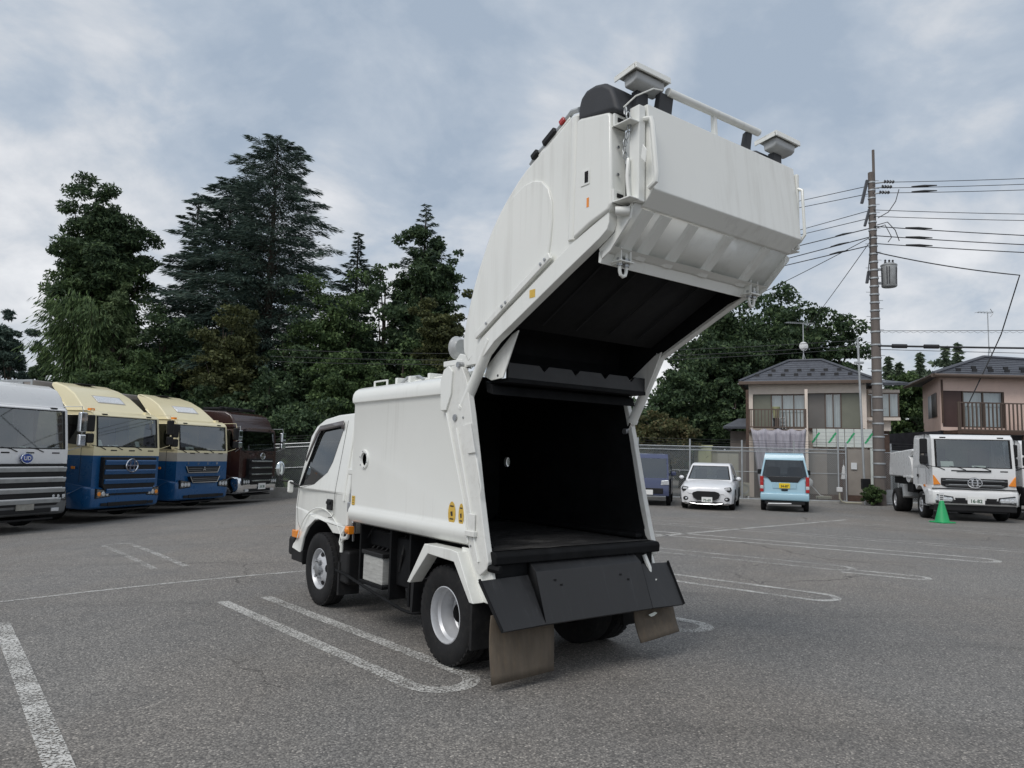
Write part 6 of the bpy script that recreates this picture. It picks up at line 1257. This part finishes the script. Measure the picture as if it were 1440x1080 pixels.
def leaf_cards(name, P, D, ln, wd, m, parent):
    """many single leaves: a folded four-sided blade at every point P along direction D"""
    n = len(P); D = D/np.maximum(1e-6, np.linalg.norm(D, axis=1))[:, None]; S = np.cross(D, RNG.normal(size=(n, 3))); S /= np.maximum(1e-6, np.linalg.norm(S, axis=1))[:, None]; N_ = np.cross(D, S)
    l = (ln*RNG.uniform(.6, 1.3, n))[:, None]; w = (wd*RNG.uniform(.6, 1.3, n))[:, None]
    V = np.empty((n, 4, 3)); V[:, 0] = P-D*l*.5; V[:, 1] = P+S*w*.5+N_*w*.18+D*l*.05; V[:, 2] = P+D*l*.5; V[:, 3] = P-S*w*.5+N_*w*.18+D*l*.05
    me = bpy.data.meshes.new(name); me.vertices.add(4*n); me.vertices.foreach_set('co', V.ravel()); me.loops.add(4*n); me.loops.foreach_set('vertex_index', np.arange(4*n, dtype=np.int32)); me.polygons.add(n)
    me.polygons.foreach_set('loop_start', np.arange(0, 4*n, 4, dtype=np.int32)); me.polygons.foreach_set('loop_total', np.full(n, 4, dtype=np.int32)); me.materials.append(M(m)); me.update(); me.validate()
    o = bpy.data.objects.new(name, me); COL.objects.link(o); o.parent = parent; return o
def rnd_dir(n): d = RNG.normal(size=(n, 3)); return d/np.linalg.norm(d, axis=1)[:, None]
def trunk(parent, h, r, lean=(0, 0), limbs=(), m='bark'):
    pts = [(lean[0]*t*t*h+.06*math.sin(5*t), lean[1]*t*t*h+.05*math.cos(4*t), h*t) for t in (0, .15, .35, .55, .78, 1)]; b = MB().tube(pts, [r*1.25, r, r*.86, r*.68, r*.42, r*.12], 8)
    for (z, tip) in limbs:
        t = z/h; s = Vector((lean[0]*t*t*h, lean[1]*t*t*h, z)); e = Vector(tip); b.tube([s, s.lerp(e, .45)+Vector((0, 0, .12*(e-s).length)), e], [r*.38*(1-t*.6), r*.24*(1-t*.6), r*.06], 5)
    return b.build('trunk', m, parent, stuff=True)
def base_of(px, py_top, Y, dx=0):
    t = at(px, py_top, Y); g = gz(t.x); return (t.x, t.y, g), t.z-g
def broadleaf(px, top, wpx, Y, label, m='leaf_dark', n=16000, low=.12, leaf=(.24, .13), clumps=46, puff=1., flat=1., name='broadleaf_tree', group=None, gaps=0., seed_shape=None):
    loc, h = base_of(px, top, Y); t = thing(name, loc, 0, label, 'bush' if 'shrub' in name or 'bush' in name else 'tree', group); rx = wpx/FPX*Y/2; zc0 = h*low; rz = (h-zc0)/2; cz = zc0+rz
    clumps = int(clumps*3.2); d0 = rnd_dir(clumps); u = RNG.uniform(0, 1, clumps)**(1/2.4); ph = RNG.uniform(0, 6, 4)
    lump = .80+.20*np.sin(d0[:, 0]*3.1+ph[0])*np.cos(d0[:, 2]*3.7+ph[1])+.16*np.sin(d0[:, 1]*5+d0[:, 2]*4+ph[2]); sh = np.where(d0[:, 2] > 0, 1-.22*d0[:, 2]**2, 1.)
    C_ = d0*(u*lump)[:, None]*np.array([rx, rx*.85, rz]); C_[:, :2] *= sh[:, None]; C_[:, 2] += cz; rc = RNG.uniform(.10, .23, clumps)*min(rx, rz*1.3)*(.55+.45*puff)*(1.25-.45*u)
    zm = np.max(C_[:, 2]+rc*.55*flat); C_[:, 2] = zc0+(C_[:, 2]-zc0)*(h-zc0)/(zm-zc0)
    per = np.maximum(1, (n*1.25*rc**2/np.sum(rc**2)).astype(int)); P = []; D_ = []
    for c, r, k in zip(C_, rc, per):
        d = rnd_dir(k); rad = r*(.35+.85*RNG.uniform(0, 1, k)**.7); p = c+d*rad[:, None]*np.array([1.15, 1.15, .62*flat]); P.append(p); D_.append(d*.55+rnd_dir(k)*.8+np.array([0, 0, -.2]))
    P = np.concatenate(P); D_ = np.concatenate(D_); ok = P[:, 2] > .05; lb = [(h*RNG.uniform(.25, .7), tuple(C_[i]*np.array([.92, .92, 1]))) for i in range(1, min(14, clumps))]
    lb = [(min(z, e[2]*.85+.1), e) for z, e in lb]
    trunk(t, h*.86, .05+.018*h, (0, 0), lb); leaf_cards('crown', P[ok], D_[ok], leaf[0], leaf[1], m, t); return t
def conifer(px, top, wpx, Y, label, m='needle_dark', n=260, low=.10, droop=.35, tips=.35, profile=None, sparse=1., spray=(.34, .055), layers=None, asym=(0, 0), group=None, per=95, rise=.18):
    """straight leader, whorled limbs that lift and end in drooping sprays"""
    loc, h = base_of(px, top, Y); t = thing('conifer_tree', loc, 0, label, 'tree', group); R0 = wpx/FPX*Y/2; P = []; D_ = []; bb = MB(); r = .04+.014*h
    bb.tube([(0, 0, 0), (.05, 0, h*.3), (-.04, .03, h*.6), (0, 0, h*.97)], [r*1.2, r*.9, r*.55, .02], 8); ga = 2.39996
    prof = profile or (lambda q: (1-q)**.75*(.75+.25*math.sin(q*23)))
    for i in range(n):
        q = (i+RNG.uniform(-.4, .4))/n; q = min(.995, max(0, q)); z = lerp(h*low, h*.985, q); a = i*ga+RNG.uniform(-.4, .4); L_ = max(.25, R0*prof(q)*RNG.uniform(.62, 1.12))
        dx, dy = math.cos(a), math.sin(a); L_ *= 1+asym[0]*dx; up = rise*RNG.uniform(.55, 1.5)+.45*q; s = np.linspace(0, 1, 7); bx = L_*s; bz = z+L_*(up*s*.8-droop*s*s*1.1+tips*.18*s**4); pts = [(dx*b_, dy*b_, zz) for b_, zz in zip(bx, bz)]
        if L_ > .8: bb.tube(pts[::2], [.035*(1-q)+.012, .022*(1-q)+.008, .012, .005], 4)
        k = max(6, int(per*L_/R0*sparse)); sp = RNG.uniform(.12, 1., k)**.75; off = RNG.normal(size=(k, 3))*np.array([1, 1, .25])*(L_*.16*(1.15-sp))[:, None]*1.2; px_ = np.interp(sp, s, bx); pz_ = np.interp(sp, s, bz)
        p = np.stack([dx*px_, dy*px_, pz_], 1)+off; p[:, 2] -= np.abs(RNG.normal(size=k))*.12*(1-q*.6); P.append(p); d = np.stack([np.full(k, dx), np.full(k, dy), np.full(k, -.55+.5*tips)], 1)+off*1.2/max(.2, L_*.16)*.5+rnd_dir(k)*.35; D_.append(d)
    bb.build('trunk', 'bark', t, stuff=True); leaf_cards('crown', np.concatenate(P), np.concatenate(D_), spray[0], spray[1], m, t); return t
def bamboo(px, top, wpx, Y, label, culms=34, m='leaf_pale', bias=-.4):
    loc, h = base_of(px, top, Y); t = thing('bamboo_clump', loc, 0, label, 'bamboo'); R0 = wpx/FPX*Y/2; P = []; D_ = []; bb = MB()
    for i in range(culms):
        a = RNG.uniform(0, 6.28); dx, dy = math.cos(a)+bias, math.sin(a); l = math.hypot(dx, dy)+1e-3; dx /= l; dy /= l; reach = R0*RNG.uniform(.35, 1.05); hh = h*RNG.uniform(.72, 1.0); x0, y0 = RNG.uniform(-.5, .5, 2)*R0*.5; s = np.linspace(0, 1, 9)
        bx = reach*s**2.4; bz = hh*(1.25*s-.28*s**3.2); cv = np.stack([x0+dx*bx, y0+dy*bx, bz], 1); bb.tube([tuple(p) for p in cv[::2]], [.035, .03, .022, .012, .005], 5)
        k = 420; sp = RNG.uniform(.35, 1, k)**.8; c = np.stack([np.interp(sp, s, cv[:, j]) for j in range(3)], 1); side = rnd_dir(k)*RNG.uniform(.05, .75, k)[:, None]*np.array([1, 1, .4]); p = c+side; p[:, 2] -= np.abs(side[:, 0]+side[:, 1])*.5+RNG.uniform(0, .3, k); P.append(p); D_.append(np.stack([np.full(k, dx*.5), np.full(k, dy*.5), np.full(k, -.95)], 1)+side*.9+rnd_dir(k)*.25)
    bb.build('culms', 'bark', t, stuff=True); leaf_cards('foliage', np.concatenate(P), np.concatenate(D_), .34, .055, m, t); return t
# left group, from far left to the refuse truck
broadleaf(22, 437, 82, 60, 'small dark pine at far left above the white truck', 'needle_blue', 9000, .35, (.42, .12), 20, 1.1, name='pine_tree')
broadleaf(66, 488, 66, 56, 'low dark bushy tree left of the tall pine', 'leaf_dark', 8000, .25, (.34, .16), 22)
broadleaf(154, 254, 158, 37, 'tall pine with dense rounded top at left', 'leaf_dark', 36000, .50, (.28, .09), 60, 1.0, name='pine_tree')
broadleaf(150, 325, 165, 37.5, 'broad evergreen filling below the tall pine top', 'leaf_mid', 22000, .25, (.24, .10), 40, .8)
bamboo(132, 400, 140, 34.6, 'arching bamboo leaning left below the tall pine', 30, 'leaf_mid')
broadleaf(168, 396, 84, 34.5, 'pale green feathery tree in front of the tall pine', 'leaf_pale', 18000, .2, (.22, .07), 34)
conifer(281, 266, 150, 41, 'sparse thin conifer between the tall pine and big cedar', 'needle_dark', 170, .22, .32, .5, sparse=2.0, profile=lambda q: (1-q)**.55*(.62+.38*math.sin(q*31)), per=120, asym=(-.35, 0))
conifer(392, 188, 290, 39, 'big dark cedar, tallest tree of the left group', 'needle_blue', 300, .14, .60, .5, sparse=2.7, profile=lambda q: min(1., 1.12*(1-q)**.42*(.86+.14*math.sin(q*37))), spray=(.40, .045), per=150, rise=.66)
conifer(328, 246, 250, 40.5, 'dark cedar standing close behind the left of the big cedar', 'needle_blue', 240, .2, .48, .5, sparse=2.6, profile=lambda q: min(1., 1.05*(1-q)**.45), spray=(.44, .055), per=130, rise=.38)
conifer(505, 322, 170, 42, 'slender open conifer right of the big cedar', 'needle_dark', 230, .12, .30, .6, sparse=2.2, profile=lambda q: (1-q)**.62*(.75+.25*math.sin(q*19)), rise=.25)
broadleaf(604, 315, 135, 42, 'upright dark evergreen left of the raised tailgate', 'leaf_dark', 32000, .2, (.26, .12), 70, .8)
conifer(600, 281, 170, 42.2, 'narrow conifer spire above the upright evergreen', 'needle_dark', 120, .4, .2, .6, sparse=1.8)
broadleaf(622, 408, 118, 36, 'olive green round tree beside the raised tailgate', 'leaf_olive', 20000, .2, (.20, .11), 46, .75)
broadleaf(545, 372, 180, 40, 'dark evergreen behind the olive tree', 'leaf_dark', 18000, .1, (.26, .14), 44, .8)
broadleaf(172, 492, 178, 32.5, 'wide domed dark shrub above the cream truck roofs', 'leaf_mid', 22000, .15, (.20, .08), 60, .6, name='dome_shrub')
for px, top, w, Y, m, lab in ((238, 425, 165, 36, 'leaf_dark', 'dark tree between the domed shrub and yellow-green tree'), (322, 432, 150, 34.5, 'leaf_olive', 'yellow-green broadleaf tree in front of the cedars'), (412, 470, 150, 35.5, 'leaf_dark', 'dark broadleaf tree under the big cedar'), (470, 385, 175, 38, 'leaf_mid', 'green broadleaf tree right of the big cedar trunk'), (492, 492, 150, 34, 'leaf_mid', 'bushy green tree behind the refuse truck cab'), (570, 476, 140, 34.5, 'leaf_mid', 'bushy green tree behind the refuse truck roof'), (375, 520, 160, 33, 'leaf_dark', 'dark bushy tree behind the brown truck'), (290, 535, 150, 33.5, 'leaf_dark', 'dark bushy tree behind the cream trucks'), (440, 560, 160, 32, 'leaf_dark', 'low dark tree left of the refuse truck cab'), (640, 500, 120, 38, 'leaf_dark', 'dark tree hidden behind the tailgate hinge')):
    broadleaf(px, top, w, Y, lab, m, 17000, .03, (.20, .11), 52, .72)
# right group
broadleaf(1108, 396, 206, 47, 'largest broadleaf tree behind the cream house', 'leaf_dark', 30000, .12, (.30, .16), 80, .58)
broadleaf(1010, 420, 210, 45, 'dark broadleaf tree behind the raised tailgate arm', 'leaf_dark', 28000, .12, (.28, .15), 74, .58)
broadleaf(1180, 446, 84, 45, 'round broadleaf tree between the big tree and utility pole', 'leaf_dark', 11000, .12, (.28, .15), 34, .75)
broadleaf(960, 505, 150, 41, 'dark tree right of the refuse truck opening', 'leaf_dark', 16000, .05, (.24, .13), 46, .68)
broadleaf(1035, 540, 90, 39, 'dark tree left of the cream house wing', 'leaf_dark', 12000, .03, (.24, .13), 36, .7)
broadleaf(932, 578, 124, 31.6, 'yellowish leafy shrub behind the fence and violet van', 'leaf_autumn', 15000, .05, (.16, .09), 50, .7, name='leafy_shrub')
broadleaf(860, 520, 180, 40, 'dark tree seen beside the right lift cylinder', 'leaf_dark', 14000, .03, (.24, .13), 46, .7)
broadleaf(1285, 522, 110, 41, 'green broadleaf tree between the two houses', 'leaf_mid', 15000, .03, (.22, .12), 46, .7)
broadleaf(1300, 575, 80, 36, 'low dark tree beside the pink house wall', 'leaf_dark', 9000, .02, (.2, .11), 36, .7)
for px, top, w, lab in ((1249, 500, 36, 'small far conifer just right of the utility pole'), (1264, 508, 30, 'low far conifer, second right of the pole'), (1293, 494, 34, 'pointed far conifer above the green tree between houses'), (1329, 485, 42, 'far conifer left of the tallest far pair'), (1346, 480, 46, 'tallest far conifer left of the pink house roof')):
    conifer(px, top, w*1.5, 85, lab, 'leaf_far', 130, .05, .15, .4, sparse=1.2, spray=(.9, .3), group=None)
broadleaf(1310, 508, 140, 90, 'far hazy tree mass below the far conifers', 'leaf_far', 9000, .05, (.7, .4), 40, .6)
broadleaf(1227, 682, 34, 28.3, 'small green shrub at the foot of the utility pole', 'leaf_mid', 2600, .02, (.10, .06), 26, .8, name='small_shrub')
# far woodland behind everything
def woods(x0, x1, Y, top, n, m='leaf_dark'):
    P = np.stack([RNG.uniform(x0, x1, n), Y+RNG.uniform(0, 5, n), np.zeros(n)], 1); hmax = top*(.70+.20*np.sin(P[:, 0]*.55)+.10*np.sin(P[:, 0]*1.7+1)); P[:, 2] = -.4+hmax*RNG.uniform(0, 1, n)**.8; return leaf_cards('far_woods', P, rnd_dir(n), .55, .32, m, None)
o = woods(-62, 36, 54, 8.0, 30000); tag(o, 'far woodland closing the view behind the trees', 'woods', kind='stuff')
o2 = woods(-14, 1, 31, 3.4, 16000); tag(o2, 'dark undergrowth along the fence behind the trucks', 'undergrowth', kind='stuff'); o2.name = 'undergrowth'
